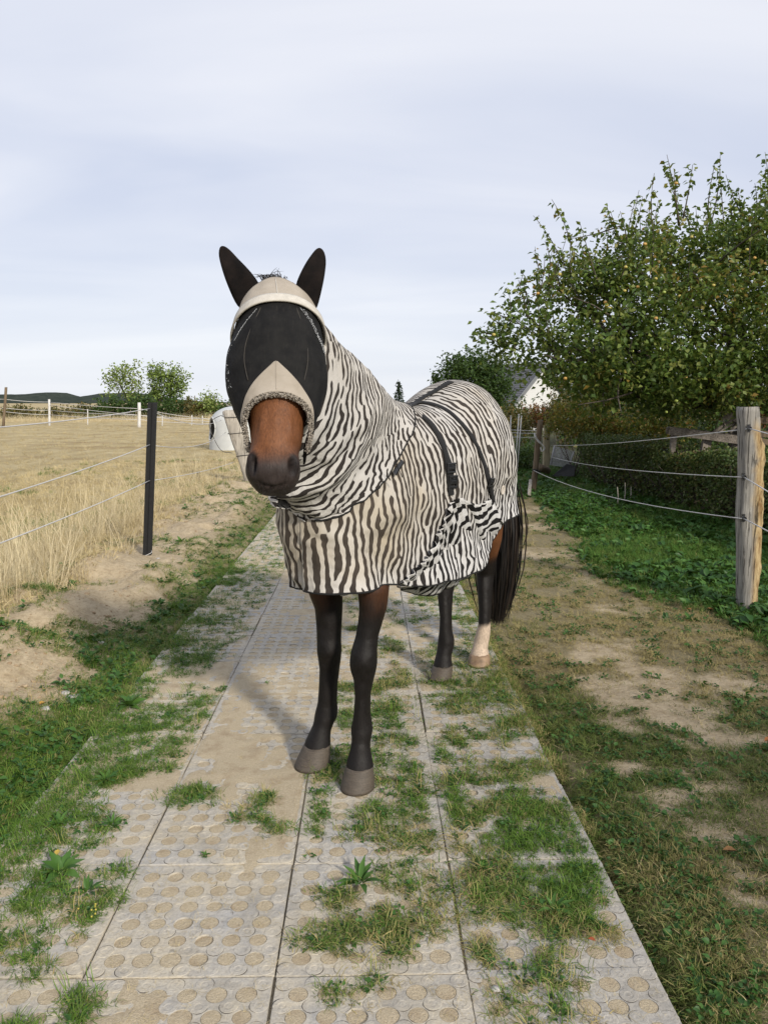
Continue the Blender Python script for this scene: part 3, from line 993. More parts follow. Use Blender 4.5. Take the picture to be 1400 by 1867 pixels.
NT_ = 96
tt = np.linspace(0, 1, NT_)
RV, RUV, RT = [], [], []
cs = con[:, 0]; cw = con[:, 1]
seg = np.linalg.norm(np.diff(np.r_[con, con[:1]], axis=0), axis=1)
arc = np.r_[0, np.cumsum(seg)][:-1]
zt = interp_rows(ztop, st_of(cs))[:, 0]
zh = interp_rows(hem_r, cs)[:, 0] + .035 * (fbm(arc * 3.5, arc * 0 + 2, 66, 3) - .5)
zw = np.interp(cs, [-.25, 0, .5, 1.1, 1.53], [1.03, 1.06, 1.08, 1.12, 1.12])
nn = np.interp(cs, [-.25, 0, .3, .8, 1.1, 1.53], [2.0, 1.85, 1.9, 2.15, 2.25, 2.1])
acc = np.zeros(NC); prev = None
for t in tt:
    if t < .62:
        th = t / .62 * math.pi / 2
        g_ = np.sin(th) ** (2 / nn); zz = zw + (zt - zw) * np.cos(th) ** (2 / nn)
        fl = 0
    else:
        k = (t - .62) / .38
        g_ = np.ones(NC); zz = zw + (zh - zw) * k
        fl = k
    s = st_of(cs) + (cs - st_of(cs)) * g_
    w = cw * g_
    # fall of the cloth: folds that grow towards the hem, a little tuck below the widest line
    outn = np.c_[np.gradient(cw), -np.gradient(cs)]; outn /= np.linalg.norm(outn, axis=1)[:, None] + 1e-9
    outn *= np.sign(np.sum(outn * np.c_[cs - .6, cw], axis=1))[:, None]
    fold = (fbm(arc * 5 + 3, np.full(NC, t * 1.2), 61, 3) - .5) * .075 * np.clip(fl, 0, 1) + (fbm(arc * 7 - t * 4, np.full(NC, t * 7), 63, 3) - .5) * .036 * np.clip(t * 2, 0, 1)
    fold = fold + .016 * np.exp(-((cs - .02) / .10) ** 2 - ((t - .60) / .12) ** 2) - .012 * np.exp(-((cs - .22) / .10) ** 2 - ((t - .58) / .2) ** 2) + .014 * np.exp(-((cs - 1.12) / .12) ** 2 - ((t - .45) / .15) ** 2)
    rear = sstep(1.25, 1.5, cs) * fl
    push = fold - .040 * fl ** 2 * sstep(.25, .0, cs) * sstep(.06, -.08, cw) + .028 * rear + (-.012 * math.sin(fl * math.pi) if fl else 0)
    s = s + outn[:, 0] * push; w = w + outn[:, 1] * push
    P = HO + s[:, None] * HS + w[:, None] * HW + np.c_[np.zeros(NC), np.zeros(NC), zz]
    if prev is not None: acc = acc + np.linalg.norm(P - prev, axis=1)
    prev = P
    RV.append(P)
    RUV.append(np.c_[arc, acc])
    tight = sstep(.95, .55, t) * np.ones(NC) * (.55 + .45 * sstep(.3, -.1, cs)) + 1.0 * sstep(.42, -.05, cs) * sstep(.9, .3, abs(t - .68) * 2)
    RT.append(np.clip(tight, 0, 1))
RV = np.concatenate(RV); RUV = np.concatenate(RUV)
# the seam of the uv runs along the chest's far side: cut the ring open there
faces = grid_faces(NT_, NC, True)
cut = (faces % NC).max(1) - (faces % NC).min(1) < NC / 2
faces_uv = faces
Vn = RV; 
idx0 = np.arange(NT_) * NC
Vx = np.concatenate([RV, RV[idx0]]); UVx = np.concatenate([RUV, np.c_[np.full(NT_, arc[-1] + seg[-1]), RUV[idx0, 1]]]); Tx = np.concatenate([np.concatenate(RT), np.concatenate(RT)[idx0]])
wrapf = faces[~cut].copy()
for k in range(len(wrapf)):
    for j in range(4):
        if wrapf[k, j] % NC == 0: wrapf[k, j] = len(RV) + wrapf[k, j] // NC
fa = np.concatenate([faces[cut], wrapf])
rb_ = add('rug_body', Vx, fa, M_zbody, rug, uvs=UVx, attrs={'tight': Tx})
so = rb_.modifiers.new('thickness', 'SOLIDIFY'); so.thickness = 0.003; so.offset = -1

# neck cover
bvh = BVHTree.FromPolygons([tuple(v) for v in Vx], [tuple(f) for f in fa])
NR, NA = 90, 160
par = np.linspace(0, len(NECK) - 1, NR)
tabC = np.array([[i, *c, *t, h] for i, (c, t, h) in enumerate(NECK)])
rowsN = interp_rows(tabC, par)
NV, NUV, NTi = [], [], []
accn = np.zeros(NA + 1); pv = None
tha = np.linspace(-math.pi, math.pi, NA + 1)
for r_i, (row, p_) in enumerate(zip(rowsN, par)):
    c_, t_, hw = row[:3], row[3:6], row[6]
    mid = (c_ + t_) / 2; upv = (c_ - t_) / 2; L = np.linalg.norm(upv); upv = upv / L
    lat = HW - upv * np.dot(HW, upv); lat /= np.linalg.norm(lat)
    nrm = np.cross(lat, upv)
    gr = 0.008 + 0.006 * p_ / 5
    P = mid + (spow(np.cos(tha), .92) * (L + gr))[:, None] * upv + (np.sin(tha) * (1 - .28 * np.cos(tha)) * np.where(np.sin(tha) < 0, 1 - .34 * p_ / 5, 1) * (hw + gr))[:, None] * lat
    # slack folds that hang round the throat and gather at the base
    ph = p_ / 5
    fo = .024 * np.sin(tha * 3 + ph * 7) * ph * np.clip(-np.cos(tha) + .6, 0, 1.3) + .034 * (fbm(tha * 2.2 + 7, np.full(NA + 1, ph * 9), 71, 3) - .5) * (.4 + ph)
    fo = fo + .020 * np.sin(ph * 26 + tha * 1.5) * np.clip(-np.cos(tha) - .1, 0, 1) * sstep(.35, .8, ph)
    dirv = P - mid; dirv /= np.linalg.norm(dirv, axis=1)[:, None]
    edge = sstep(.90, 1.0, ph)
    P = P + dirv * (fo * (1 - .5 * edge) + .004 * edge)[:, None]
    hug = float(sstep(.62, .97, ph))           # towards its edge the cover lies close on the rug
    if hug > 0:
        for k in range(len(P)):
            co, no, _, dist_ = bvh.find_nearest(Vector(P[k]))
            if co is None or dist_ > .16: continue
            co, no = np.array(co), np.array(no)
            if np.dot(no, co - H(.45, 0, 1.0)) < 0: no = -no
            P[k] = P[k] * (1 - hug) + (co + no * (.009 + .010 * (1 - hug) + .006 * math.sin(tha[k] * 9 + ph * 30) * (1 - hug))) * hug
    if pv is not None: accn = accn + np.linalg.norm(P - pv, axis=1)
    pv = P
    d_ = np.r_[0, np.cumsum(np.linalg.norm(np.diff(P, axis=0), axis=1))]
    NV.append(P); NUV.append(np.c_[d_ - d_[NA // 2] + .25 * accn * np.sign(tha), accn])
    NTi.append(.45 * np.clip(np.cos(tha) + .3, 0, 1) * (1 - .5 * ph) + .25)
nc_o = add('neck_cover', np.concatenate(NV), grid_faces(NR, NA + 1), M_zneck, rug, uvs=np.concatenate(NUV), attrs={'tight': np.concatenate(NTi)})
so = nc_o.modifiers.new('thickness', 'SOLIDIFY'); so.thickness = 0.003; so.offset = -1
neck_edge = NV[-1]

M_webbing = m_plain('black_webbing', (0.007, 0.0068, 0.007), 0.95, 0.3, 90, 0.2)
M_plastic = m_plain('black_plastic', (0.014, 0.014, 0.015), 0.35, 0.2, 40)
v_, f_ = tube(neck_edge[int(NA * .53):int(NA * .985)] + np.array([0, -.002, 0]), .0034, 6)
add('neck_binding', v_, f_, M_webbing, rug)



def on_rug(u, v, tree=bvh):
    d = Vector(ray(u, v)).normalized()
    h = tree.ray_cast(Vector(CAM), d)
    return (np.array(h[0]), np.array(h[1])) if h[0] is not None else (None, None)


def strap(pxs, width, name, parent, mat=None, lift=.006, thick=.003, n=40, tree=bvh):
    pts = smooth_path(pxs, n)
    P, N = [], []
    for u, v in pts:
        p, nn_ = on_rug(u, v, tree)
        if p is None: continue
        if np.dot(nn_, p - CAM) > 0: nn_ = -nn_
        P.append(p); N.append(nn_)
    P, N = np.array(P), np.array(N)
    for _ in range(6):
        P[1:-1] = (P[:-2] + 2 * P[1:-1] + P[2:]) / 4; N[1:-1] = (N[:-2] + 2 * N[1:-1] + N[2:]) / 4
    N /= np.linalg.norm(N, axis=1)[:, None]
    T = np.gradient(P, axis=0); T /= np.linalg.norm(T, axis=1)[:, None]
    W = np.cross(T, N); W /= np.linalg.norm(W, axis=1)[:, None]
    rings = []
    for sx, sz in ((-1, 0), (-1, 1), (0, 1.4), (1, 1), (1, 0)):
        rings.append(P + N * (lift + sz * thick)[..., None] if False else P + N * (lift + sz * thick) + W * (sx * width / 2))
    R_ = np.stack(rings, 1).reshape(-1, 3)
    o = add(name, R_, grid_faces(len(P), 5), mat or M_webbing, parent)
    return P, N, T, W


strap([(756, 738), (770, 728), (790, 717), (806, 707), (822, 698)], .034, 'strap', rug)
strap([(745, 741), (765, 735), (790, 739), (816, 751), (838, 772), (858, 797), (873, 826), (884, 858), (890, 880)], .034, 'strap', rug)
s1 = strap([(768, 760), (782, 772), (796, 793), (808, 820), (815, 848), (818, 880), (820, 903)], .052, 'strap', rug)


def buckle(u, v, wd, hg, parent, tree=bvh, up=(0, 0, 1), lift=.012):
    p, n_ = on_rug(u, v, tree)
    if p is None: return
    if np.dot(n_, p - CAM) > 0: n_ = -n_
    upv = np.array(up, float); upv -= n_ * np.dot(upv, n_); upv /= np.linalg.norm(upv)
    sv = np.cross(upv, n_)
    R = np.c_[sv, upv, n_]
    c0 = p + n_ * lift
    ps = [box(c0 + upv * hg * .40, (wd, hg * .2, .012), R), box(c0 - upv * hg * .40, (wd, hg * .2, .012), R), box(c0 + sv * wd * .42, (wd * .16, hg * .62, .012), R), box(c0 - sv * wd * .42, (wd * .16, hg * .62, .012), R),
          box(c0, (wd * .68, hg * .30, .014), R), box(c0 + upv * hg * .22, (wd * .68, .004, .009), R)]
    v_, f_ = merge(ps)
    o = add('buckle', v_, f_, M_plastic, parent, smooth=False)
    bvl = o.modifiers.new('bevel', 'BEVEL'); bvl.width = .0022; bvl.segments = 2


buckle(818, 853, .060, .045, rug)
buckle(821, 878, .062, .058, rug)

# gathered belly flap, sewn along a curve on the flank
top_px = [(724, 1062), (745, 1040), (766, 1018), (786, 985), (803, 945), (818, 915), (832, 907), (845, 911), (860, 919), (876, 917), (889, 908), (897, 925), (900, 948)]
bot_px = [(716, 1068, 3.20), (728, 1075, 3.28), (742, 1080, 3.36), (760, 1083, 3.46), (782, 1081, 3.58), (804, 1074, 3.70), (828, 1060, 3.82), (850, 1040, 3.92), (868, 1017, 4.0), (881, 992, 4.06), (890, 975, 4.10), (897, 965, 4.13), (901, 957, 4.15)]
NF, NU = 30, 170
tp = smooth_path(top_px, NU); bp = smooth_path([tuple(at(*b)) for b in bot_px], NU)
T3 = []
for u, v in tp:
    p, n_ = on_rug(u, v)
    if p is None: p = T3[-1] if T3 else at(u, v, 3.2)
    T3.append(p)
T3 = np.array(T3)
for _ in range(4): T3[1:-1] = (T3[:-2] + 2 * T3[1:-1] + T3[2:]) / 4
outv = HW * .93 + np.array([0, -.25, 0])
au = np.linspace(0, 1, NU)
FV, FUV = [], []
for k in range(NF):
    t = k / (NF - 1)
    P = T3 * (1 - t) + bp * t
    bul = .045 * math.sin(math.pi * min(1, t * .8 + .06)) + .010
    gather = .010 * np.sin(au * 150 + 2 * np.sin(au * 31)) * math.exp(-t * 6) + .020 * np.sin(au * 42 + 3 * np.sin(au * 9)) * (t * (1 - .35 * t)) + .014 * (fbm(au * 16, np.full(NU, t * 2), 91, 2) - .5) * 2
    P = P + outv * (bul + gather)[:, None] if False else P + outv[None, :] * (bul + gather)[:, None]
    FV.append(P)
    FUV.append(np.c_[au * 1.0, np.full(NU, 0.0) + t * np.linalg.norm(bp - T3, axis=1)])
fl_o = add('belly_flap', np.concatenate(FV), grid_faces(NF, NU), M_zflap, rug, uvs=np.concatenate(FUV), attrs={'tight': np.zeros(NF * NU)})
so = fl_o.modifiers.new('thickness', 'SOLIDIFY'); so.thickness = 0.002; so.offset = -1
v_, f_ = tube(FV[-1], .004, 6)
add('flap_hem', v_, f_, M_zflap, rug)
fbvh = BVHTree.FromPolygons([tuple(v) for v in np.concatenate(FV)], [tuple(f) for f in grid_faces(NF, NU)])

strap([(889, 872), (891, 890), (894, 908), (897, 925)], .034, 'strap', rug, lift=.012)
buckle(890, 878, .036, .045, rug, lift=.016)
# hem cord, round patch, hanging ties
hemP = RV[-NC:]
v_, f_ = tube(np.r_[hemP, hemP[:1]], .0045, 6)
add('hem_binding', v_, f_, M_webbing, rug)
p, n_ = on_rug(914, 893)
if p is not None:
    if np.dot(n_, p - CAM) > 0: n_ = -n_
    e1 = np.cross(n_, (0, 0, 1.0)); e1 /= np.linalg.norm(e1); e2 = np.cross(n_, e1)
    aa = np.linspace(0, 2 * math.pi, 24, endpoint=False)
    ring = lambda r, h: p + n_ * h + r * (np.cos(aa)[:, None] * e1 + np.sin(aa)[:, None] * e2)
    v_, f_ = loft([ring(.024, .004), ring(.024, .010), ring(.0215, .0115), ring(.020, .010)])
    add('fabric_patch', v_, f_, m_plain('patch_cloth', (0.50, 0.45, 0.39), 0.8, 0.15, 60, 0.2), rug)
# leg strap below the hem at the hind leg
lp = smooth_path([at(879, 1000, 4.22), at(886, 985, 4.20), at(896, 968, 4.22), at(908, 958, 4.28)], 14)
v_, f_ = merge([beam(lp[i], lp[i + 1] + (lp[i + 1] - lp[i]) * .1, .012, .036, .5) for i in range(13)])
add('leg_strap', v_, f_, M_webbing, rug)
d_ = at(900, 963, 4.2) - at(884, 990, 4.2)
v_, f_ = merge([beam(at(890, 979, 4.185), at(897, 968, 4.19), .018, .048, .5), beam(at(886, 987, 4.185), at(888, 983, 4.185), .018, .05, .5)])
bo = add('buckle', v_, f_, M_plastic, rug, smooth=False); bo.modifiers.new('bevel', 'BEVEL').width = .003
# the knot of cloth that hangs between the front legs
kn = [(at(628, 1060, 3.16), .020), (at(627, 1070, 3.15), .030), (at(626, 1079, 3.14), .026), (at(629, 1086, 3.14), .012)]
aa = np.linspace(0, 2 * math.pi, 20, endpoint=False)
rg = [c_ + r * (np.cos(aa) * (1 + .2 * np.sin(3 * aa)))[:, None] * np.array([1.0, 0, .25]) + .5 * r * np.sin(aa)[:, None] * np.array([0, 1.0, 0]) for c_, r in kn]
v_, f_ = loft(rg)
add('hanging_tie', v_, f_, M_zflap, rug, uvs=np.c_[v_[:, 0] * 1.2, v_[:, 2]], attrs={'tight': np.zeros(len(v_))})
# thin cord hanging at the neck cover's edge
v_, f_ = tube(smooth_path([at(722, 846, 2.88), at(728, 858, 2.87), at(733, 870, 2.88), at(730, 862, 2.87)], 12), .0018, 5)
add('cord', v_, f_, M_webbing, rug)
strap([(712, 868), (718, 858), (726, 844)], .018, 'edge_clasp', rug, M_plastic, lift=.02, n=10)

# --- fly mask
mask = empty('fly_mask', at(503, 650, 2.5), parent=horse)
MASK = [(505, 502, 42, 2.548, .16), (520, 504, 58, 2.505, .21), (540, 506.5, 68, 2.462, .245), (560, 508, 75, 2.432, .265), (580, 507, 80.5, 2.408, .28), (600, 505.5, 85.5, 2.388, .285), (622, 504, 90, 2.370, .29), (650, 503.5, 91.5, 2.350, .29), (680, 503.5, 88.5, 2.330, .285),
        (710, 504, 81, 2.308, .27), (740, 506, 70.5, 2.285, .245), (760, 506, 63, 2.273, .22), (780, 507, 57, 2.262, .20), (800, 507, 53, 2.255, .19)]


def patch(name, mat, lo, hi, ph, nv=26, nu=70, lift=0.0, parent=mask, rough=0.0, seed=0, thick=.0025, **kw):
    phs = np.linspace(-ph, ph, nu)
    a, b = lo(phs), hi(phs)
    P, UV = [], []
    for k in range(nv):
        v = a + (b - a) * k / (nv - 1)
        X = head_pt(v, phs, MASK, .82)
        ctr = head_pt(v, np.zeros(nu), HEAD, .85) + HD * .10
        nrm = X - ctr; nrm /= np.linalg.norm(nrm, axis=1)[:, None]
        wv = (fbm(phs * 2.5 + 3, v / 45.0, 101 + seed, 3) - .5) * rough
        P.append(X + nrm * (lift + wv)[:, None]); UV.append(np.c_[phs, v / 100.0])
    o = add(name, np.concatenate(P), grid_faces(nv, nu), mat, parent, uvs=np.concatenate(UV), **kw)
    s_ = o.modifiers.new('thickness', 'SOLIDIFY'); s_.thickness = thick; s_.offset = -1
    return o


dg = lambda d: math.radians(d)
f_top = lambda p: 507 + 50 * np.clip(np.abs(p) / dg(95), 0, 1.3) ** 1.6
f_band = lambda p: 553 + 26 * np.clip(np.abs(p) / dg(90), 0, 1.3) ** 1.7
f_guard = lambda p: 657 + 88 * (np.abs(p) / dg(59)) ** .785
f_hem = lambda p: 716 + 72 * np.clip(np.abs(p) / dg(90), 0, 1.2) ** 1.7
q = NT('mask_mesh')
uvm = q.n('UVMap').outputs[0]
mv = q.noise(26, 5, 0.6, q.pos(obj=True))
chk = q.noise(900, 0, 0.5, q.pos(obj=True))
streak = q.noise(7, 4, 0.6, q.n('Mapping', {'Vector': uvm, 'Scale': (5, .8, 1)}).outputs[0])
cm = q.mix(q.ramp(mv, 0.35, 0.7), (0.0085, 0.0085, 0.009), (0.016, 0.0155, 0.015))
cm = q.mix(q.math('MULTIPLY', q.ramp(streak, 0.55, 0.75), 0.25), cm, (0.045, 0.040, 0.033))
q.set(Base_Color=cm, Roughness=0.75, Specular_IOR_Level=0.12)
q.bump(q.math('ADD', mv, q.math('MULTIPLY', chk, .3)), 0.25, 0.008)
M_mesh = q.m
M_beige = NT('mask_beige_cloth')
nz_ = M_beige.noise(9, 5, 0.6, M_beige.pos(obj=True)); nf_ = M_beige.noise(420, 2, 0.6, M_beige.pos(obj=True))
M_beige.set(Base_Color=M_beige.mix(M_beige.ramp(nz_, 0.35, 0.7), (0.29, 0.25, 0.20), (0.40, 0.355, 0.30)), Roughness=0.85)
M_beige.bump(M_beige.math('ADD', nz_, M_beige.math('MULTIPLY', nf_, .3)), 0.35, 0.008)
M_beige = M_beige.m
M_piping = m_plain('mask_white_band', (0.48, 0.45, 0.40), 0.8, 0.12, 50, 0.15)
patch('mesh_panel', M_mesh, lambda p: f_band(p) - 9, lambda p: np.minimum(f_guard(p) + 10, f_hem(p) + 6), dg(125), 40, 110, 0.0, rough=.012)
patch('forehead_panel', M_beige, f_top, lambda p: f_band(p) - 6, dg(112), 18, 80, .004, rough=.006, seed=3)
patch('browband', M_piping, lambda p: f_band(p) - 14, lambda p: f_band(p) - 0.5, dg(110), 6, 80, .009, thick=.006)
patch('nose_guard', M_beige, f_guard, lambda p: np.maximum(f_hem(p), f_guard(p) + 1), dg(76), 18, 90, .006, rough=.005, seed=5)
# centre seam on the forehead and on the nose guard
phs0 = np.zeros(12)
for a_, b_, nm in ((510, 548, 'seam'), (660, 712, 'seam')):
    X = head_pt(np.linspace(a_, b_, 12), phs0, MASK, .82) - HD * .008
    v_, f_ = tube(X, .0016, 5); add(nm, v_, f_, M_piping if a_ < 600 else M_beige, mask)
# fleece along the nose edge
M_fleece = m_plain('fleece', (0.36, 0.32, 0.27), 0.95, 0.35, 160, 0.9)
phf = np.linspace(-dg(98), dg(98), 120)
X = head_pt(f_hem(phf) + 3, phf, MASK, .82)
ctr = head_pt(f_hem(phf), np.zeros(120), HEAD, .85) + HD * .08
nrm = X - ctr; nrm /= np.linalg.norm(nrm, axis=1)[:, None]
v0, f0 = tube(X + nrm * .0, .0056, 9)
fr = np.random.default_rng(4)
v0 = v0 + fr.normal(0, .0016, v0.shape)
curls = [(v0, f0)]
for k in range(1500):
    i = fr.integers(0, 119); t = fr.random(); a_ = fr.random() * 6.283
    c0 = X[i] * (1 - t) + X[i + 1] * t + nrm[i] * .002
    tn = X[i + 1] - X[i]; tn /= np.linalg.norm(tn); bb = np.cross(tn, nrm[i])
    d1 = nrm[i] * math.cos(a_) + bb * math.sin(a_) + fr.normal(0, .3, 3); d1 /= np.linalg.norm(d1)
    d2 = fr.normal(0, 1, 3); d2 -= d1 * np.dot(d1, d2); d2 /= np.linalg.norm(d2)
    L_ = fr.uniform(.004, .0085); w_b = fr.uniform(.0012, .0022)
    p0 = c0 + d1 * .004
    pp_ = [p0, p0 + d1 * L_ * .6 + d2 * .002, p0 + d1 * L_ * .85 + d2 * .006]
    sdv = np.cross(d1, d2)
    curls.append((np.array([pp_[0] - sdv * w_b, pp_[0] + sdv * w_b, pp_[1] + sdv * w_b, pp_[1] - sdv * w_b, pp_[2]]), [(0, 1, 2, 3), (3, 2, 4)]))
v_, f_ = merge(curls)
add('fleece_trim', v_, f_, M_fleece, mask)
# fleece peeping out beside the browband
for sgn in (-1, 1):
    X2 = head_pt(np.linspace(560, 585, 14), np.full(14, sgn * dg(104)), MASK, .82)
    v_, f_ = tube(X2, .008, 8)
    add('fleece_tuft', v_ + fr.normal(0, .002, v_.shape), f_, m_plain('fleece_light', (0.42, 0.38, 0.33), .95, .4, 120, .8) if sgn < 0 else bpy.data.materials['fleece_light'], mask)
# silver stitching lines on the mesh
M_stitch = m_plain('silver_thread', (0.36, 0.37, 0.38), 0.5, 0.3, 200)


def stitch(phv, seg_n=22, dash=.6, wob=.0):
    P_ = smooth_path(phv, seg_n * 2)
    X_ = head_pt(P_[:, 1], P_[:, 0] * math.pi / 180, MASK, .82)
    ct_ = head_pt(P_[:, 1], np.zeros(len(P_)), HEAD, .85) + HD * .1
    nr_ = X_ - ct_; nr_ /= np.linalg.norm(nr_, axis=1)[:, None]
    X_ = X_ + nr_ * .0055
    ps_ = []
    for i in range(0, len(X_) - 1, 1):
        if fr.random() < dash:
            ps_.append(tube(np.array([X_[i] + fr.normal(0, wob, 3), X_[i + 1] + fr.normal(0, wob, 3)]), .0009, 4))
    v_, f_ = merge(ps_)
    add('stitching', v_, f_, M_stitch, mask)


stitch([(24, 560), (36, 575), (50, 600), (64, 622)], 26, .95, .0015)
stitch([(28, 560), (40, 576), (53, 600), (67, 622)], 26, .95, .0015)
stitch([(-24, 562), (-38, 580), (-52, 605), (-64, 625), (-72, 660)], 26, .75, .0006)
for sg in (-1, 1):
    pq = smooth_path([(sg * 20, 560), (sg * 29, 600), (sg * 33, 645), (sg * 30, 690)], 24)
    Xs = head_pt(pq[:, 1], pq[:, 0] * math.pi / 180, MASK, .82) - HD * .0035
    add('seam', *tube(Xs, .0016, 5), m_plain('seam_thread', (.035, .030, .024), .8) if sg < 0 else bpy.data.materials['seam_thread'], mask)
for k in range(5):
    stitch([(-62 - k * 3.2, 642 + k * 3), (-61 - k * 3.4, 662), (-60 - k * 3, 694 - k * 2)], 14, .55, .0008)
# ears under their covers
q = NT('ear_cover_cloth')
ez = q.noise(16, 4, 0.6, q.pos(obj=True)); e2 = q.noise(500, 1, 0.5, q.pos(obj=True))
q.set(Base_Color=q.mix(q.ramp(ez, 0.35, 0.7), (0.007, 0.0062, 0.0062), (0.017, 0.0125, 0.011)), Roughness=0.95, Specular_IOR_Level=0.08)
q.bump(q.math('ADD', ez, q.math('MULTIPLY', e2, .2)), 0.35, 0.01)
M_ear = q.m
EARS = [[((402, 448.5), (408, 447.5)), ((398.5, 456), (418, 453)), ((398.5, 466), (431, 468)), ((402, 480), (438, 475)), ((409, 503), (449, 486)), ((416, 522), (459, 497)), ((424, 542), (468, 509)), ((432, 558), (472, 516)), ((443, 568), (476, 530))],
        [((580, 451.5), (585, 451.5)), ((573, 456), (592, 458)), ((566, 466), (595, 474)), ((560, 475), (594, 489)), ((552, 490), (592, 506)), ((545, 504), (588, 525)), ((541, 513), (584, 541)), ((539, 520), (579, 560)), ((536, 536), (572, 572))]]
for e, levels in enumerate(EARS):
    rings = []
    aa = np.linspace(0, 2 * math.pi, 28, endpoint=False)
    for k, (l_, r_) in enumerate(levels):
        t = k / (len(levels) - 1)
        Yc = 2.545 + .02 * (1 - t)
        A_, B_ = at(*l_, Yc), at(*r_, Yc)
        mid = (A_ + B_) / 2; hv_ = (B_ - A_) / 2
        dp = .030 * math.sin(min(1, t + .08) * math.pi * .62) + .004
        cup = np.where(np.sin(aa) < 0, .55 + .45 * np.abs(np.cos(aa)) ** 2, 1.0)      # the front lies hollow
        rings.append(mid + np.cos(aa)[:, None] * hv_ + (np.sin(aa) * cup * dp)[:, None] * np.array([0, 1.0, .1]) + np.array([0, (.006 * math.sin(9 * t)), 0]))
    v_, f_ = loft(rings)
    o = add('ear_cover', v_, f_, M_ear, mask)
    su = o.modifiers.new('sub', 'SUBSURF'); su.levels = su.render_levels = 1
# forelock wisps between the ears
ps = []
fr2 = random.Random(9)
for k in range(70):
    u0 = fr2.uniform(478, 520)
    a_ = at(u0, 514, 2.55)
    k2 = fr2.random()
    if k2 < .8:
        e_ = at(u0 + fr2.uniform(-26, 8), fr2.uniform(500, 510), 2.54)
    else:
        e_ = at(508 + fr2.uniform(-6, 10), fr2.uniform(486, 500), 2.55)
    m_ = (a_ + e_) / 2 + np.array([fr2.uniform(-.006, .006), 0, .012])
    ps.append(tube(smooth_path([a_, m_, e_], 7), np.array([1, 1, .9, .8, .6, .4, .1]) * .0011, 4))
v_, f_ = merge(ps)
add('forelock', v_, f_, M_tail, horse, attrs={'rnd': np.full(len(v_), .1)})

# ------------------------------------------------------------------ instanced ground cover
def blade_tuft(name, n, length, width, spread, lean, seed, segs=3, mat=None, curve=.5):
    r = np.random.default_rng(seed)
    V, F, RN = [], [], []
    for i in range(n):
        a = r.random() * 6.283
        b0 = np.array([math.cos(a), math.sin(a), 0]) * spread * math.sqrt(r.random())
        d = r.random() * 6.283 if r.random() < .4 else a + r.normal(0, .6)
        dv = np.array([math.cos(d), math.sin(d), 0]); sv = np.array([-dv[1], dv[0], 0])
        L = length * r.uniform(.45, 1.1); w = width * r.uniform(.7, 1.2); le = lean * r.uniform(.3, 1.3)
        base = len(V); tint = r.random()
        for k in range(segs):
            t = k / segs
            ang_ = le * (1 + curve * 2 * t)
            p = b0 + dv * L * t * math.sin(min(1.5, ang_ * (.5 + t * .5))) + np.array([0, 0, L * t * math.cos(min(1.5, ang_ * (.5 + .5 * t)))])
            ww = w * (1 - t * .55)
            V += [p - sv * ww / 2, p + sv * ww / 2]
        ang_ = le * (1 + curve * 2)
        V.append(b0 + dv * L * math.sin(min(1.5, ang_)) + np.array([0, 0, L * math.cos(min(1.55, ang_))]))
        for k in range(segs - 1):
            q0 = base + 2 * k
            F.append((q0, q0 + 1, q0 + 3, q0 + 2))
        F.append((base + 2 * segs - 2, base + 2 * segs - 1, base + 2 * segs))
        RN += [tint] * (2 * segs + 1)
    return bpy.data.objects.new(name, mesh_data(name, V, F, [mat], attrs={'rnd': RN}))


def leaf_shape(L, W, fold=.25, droop=.3, stem=0.0):
    """a folded leaf blade, base at the origin, growing along +Y"""
    V = [(0, stem, 0), (-W * .42, stem + L * .28, fold * W), (W * .42, stem + L * .28, fold * W), (-W * .46, stem + L * .58, fold * W - droop * L * .18), (W * .46, stem + L * .58, fold * W - droop * L * .18),
         (0, stem + L * .30, 0), (0, stem + L * .60, -droop * L * .2), (0, stem + L, -droop * L * .7)]
    F = [(0, 5, 1), (0, 2, 5), (1, 5, 6, 3), (5, 2, 4, 6), (3, 6, 7), (6, 4, 7)]
    return np.array(V), F


def leaf_tuft(name, n, L, W, spread, seed, mat, tilt=(.2, 1.0), height=.0):
    r = np.random.default_rng(seed)
    V, F, RN = [], [], []
    lv, lf = leaf_shape(L, W)
    for i in range(n):
        a = r.random() * 6.283; ti = r.uniform(*tilt); sc = r.uniform(.5, 1.1)
        R = np.array(Matrix.Rotation(a, 3, 'Z') @ Matrix.Rotation(ti, 3, 'X') @ Matrix.Rotation(r.normal(0, .4), 3, 'Y'))
        off = np.array([math.cos(a + 1.57), math.sin(a + 1.57), 0]) * spread * r.random() + np.array([0, 0, height * r.random()])
        k = len(V)
        V += list(lv * sc @ R.T + off); F += [tuple(x + k for x in f) for f in lf]; RN += [r.random()] * len(lv)
    return bpy.data.objects.new(name, mesh_data(name, V, F, [mat], attrs={'rnd': RN}))


def m_blade(name, dry, green, dark, trans=.25):
    q = NT(name)
    t = q.attr('tint', 'INSTANCER'); r = q.attr('rnd')
    c = q.mix(q.ramp(r, 0, 1), green, dark)
    t2 = q.math('ADD', t, q.math('MULTIPLY', q.math('SUBTRACT', r, .5), .55))
    c = q.mix(q.ramp(t2, .25, .65), dry, c)
    oi = q.n('ObjectInfo').outputs['Random']
    c = q.mix(q.ramp(oi, 0, 1, 0, .35), c, q.mix(.5, c, (.25, .22, .08)))
    q.set(Base_Color=c, Roughness=.6, Specular_IOR_Level=.2)
    tr = q.n('BsdfTranslucent', {'Color': c})
    mx = q.n('MixShader', {0: trans, 1: q.b.outputs[0], 2: tr.outputs[0]})
    q.t.links.new(mx.outputs[0], q.out.inputs['Surface'])
    return q.m


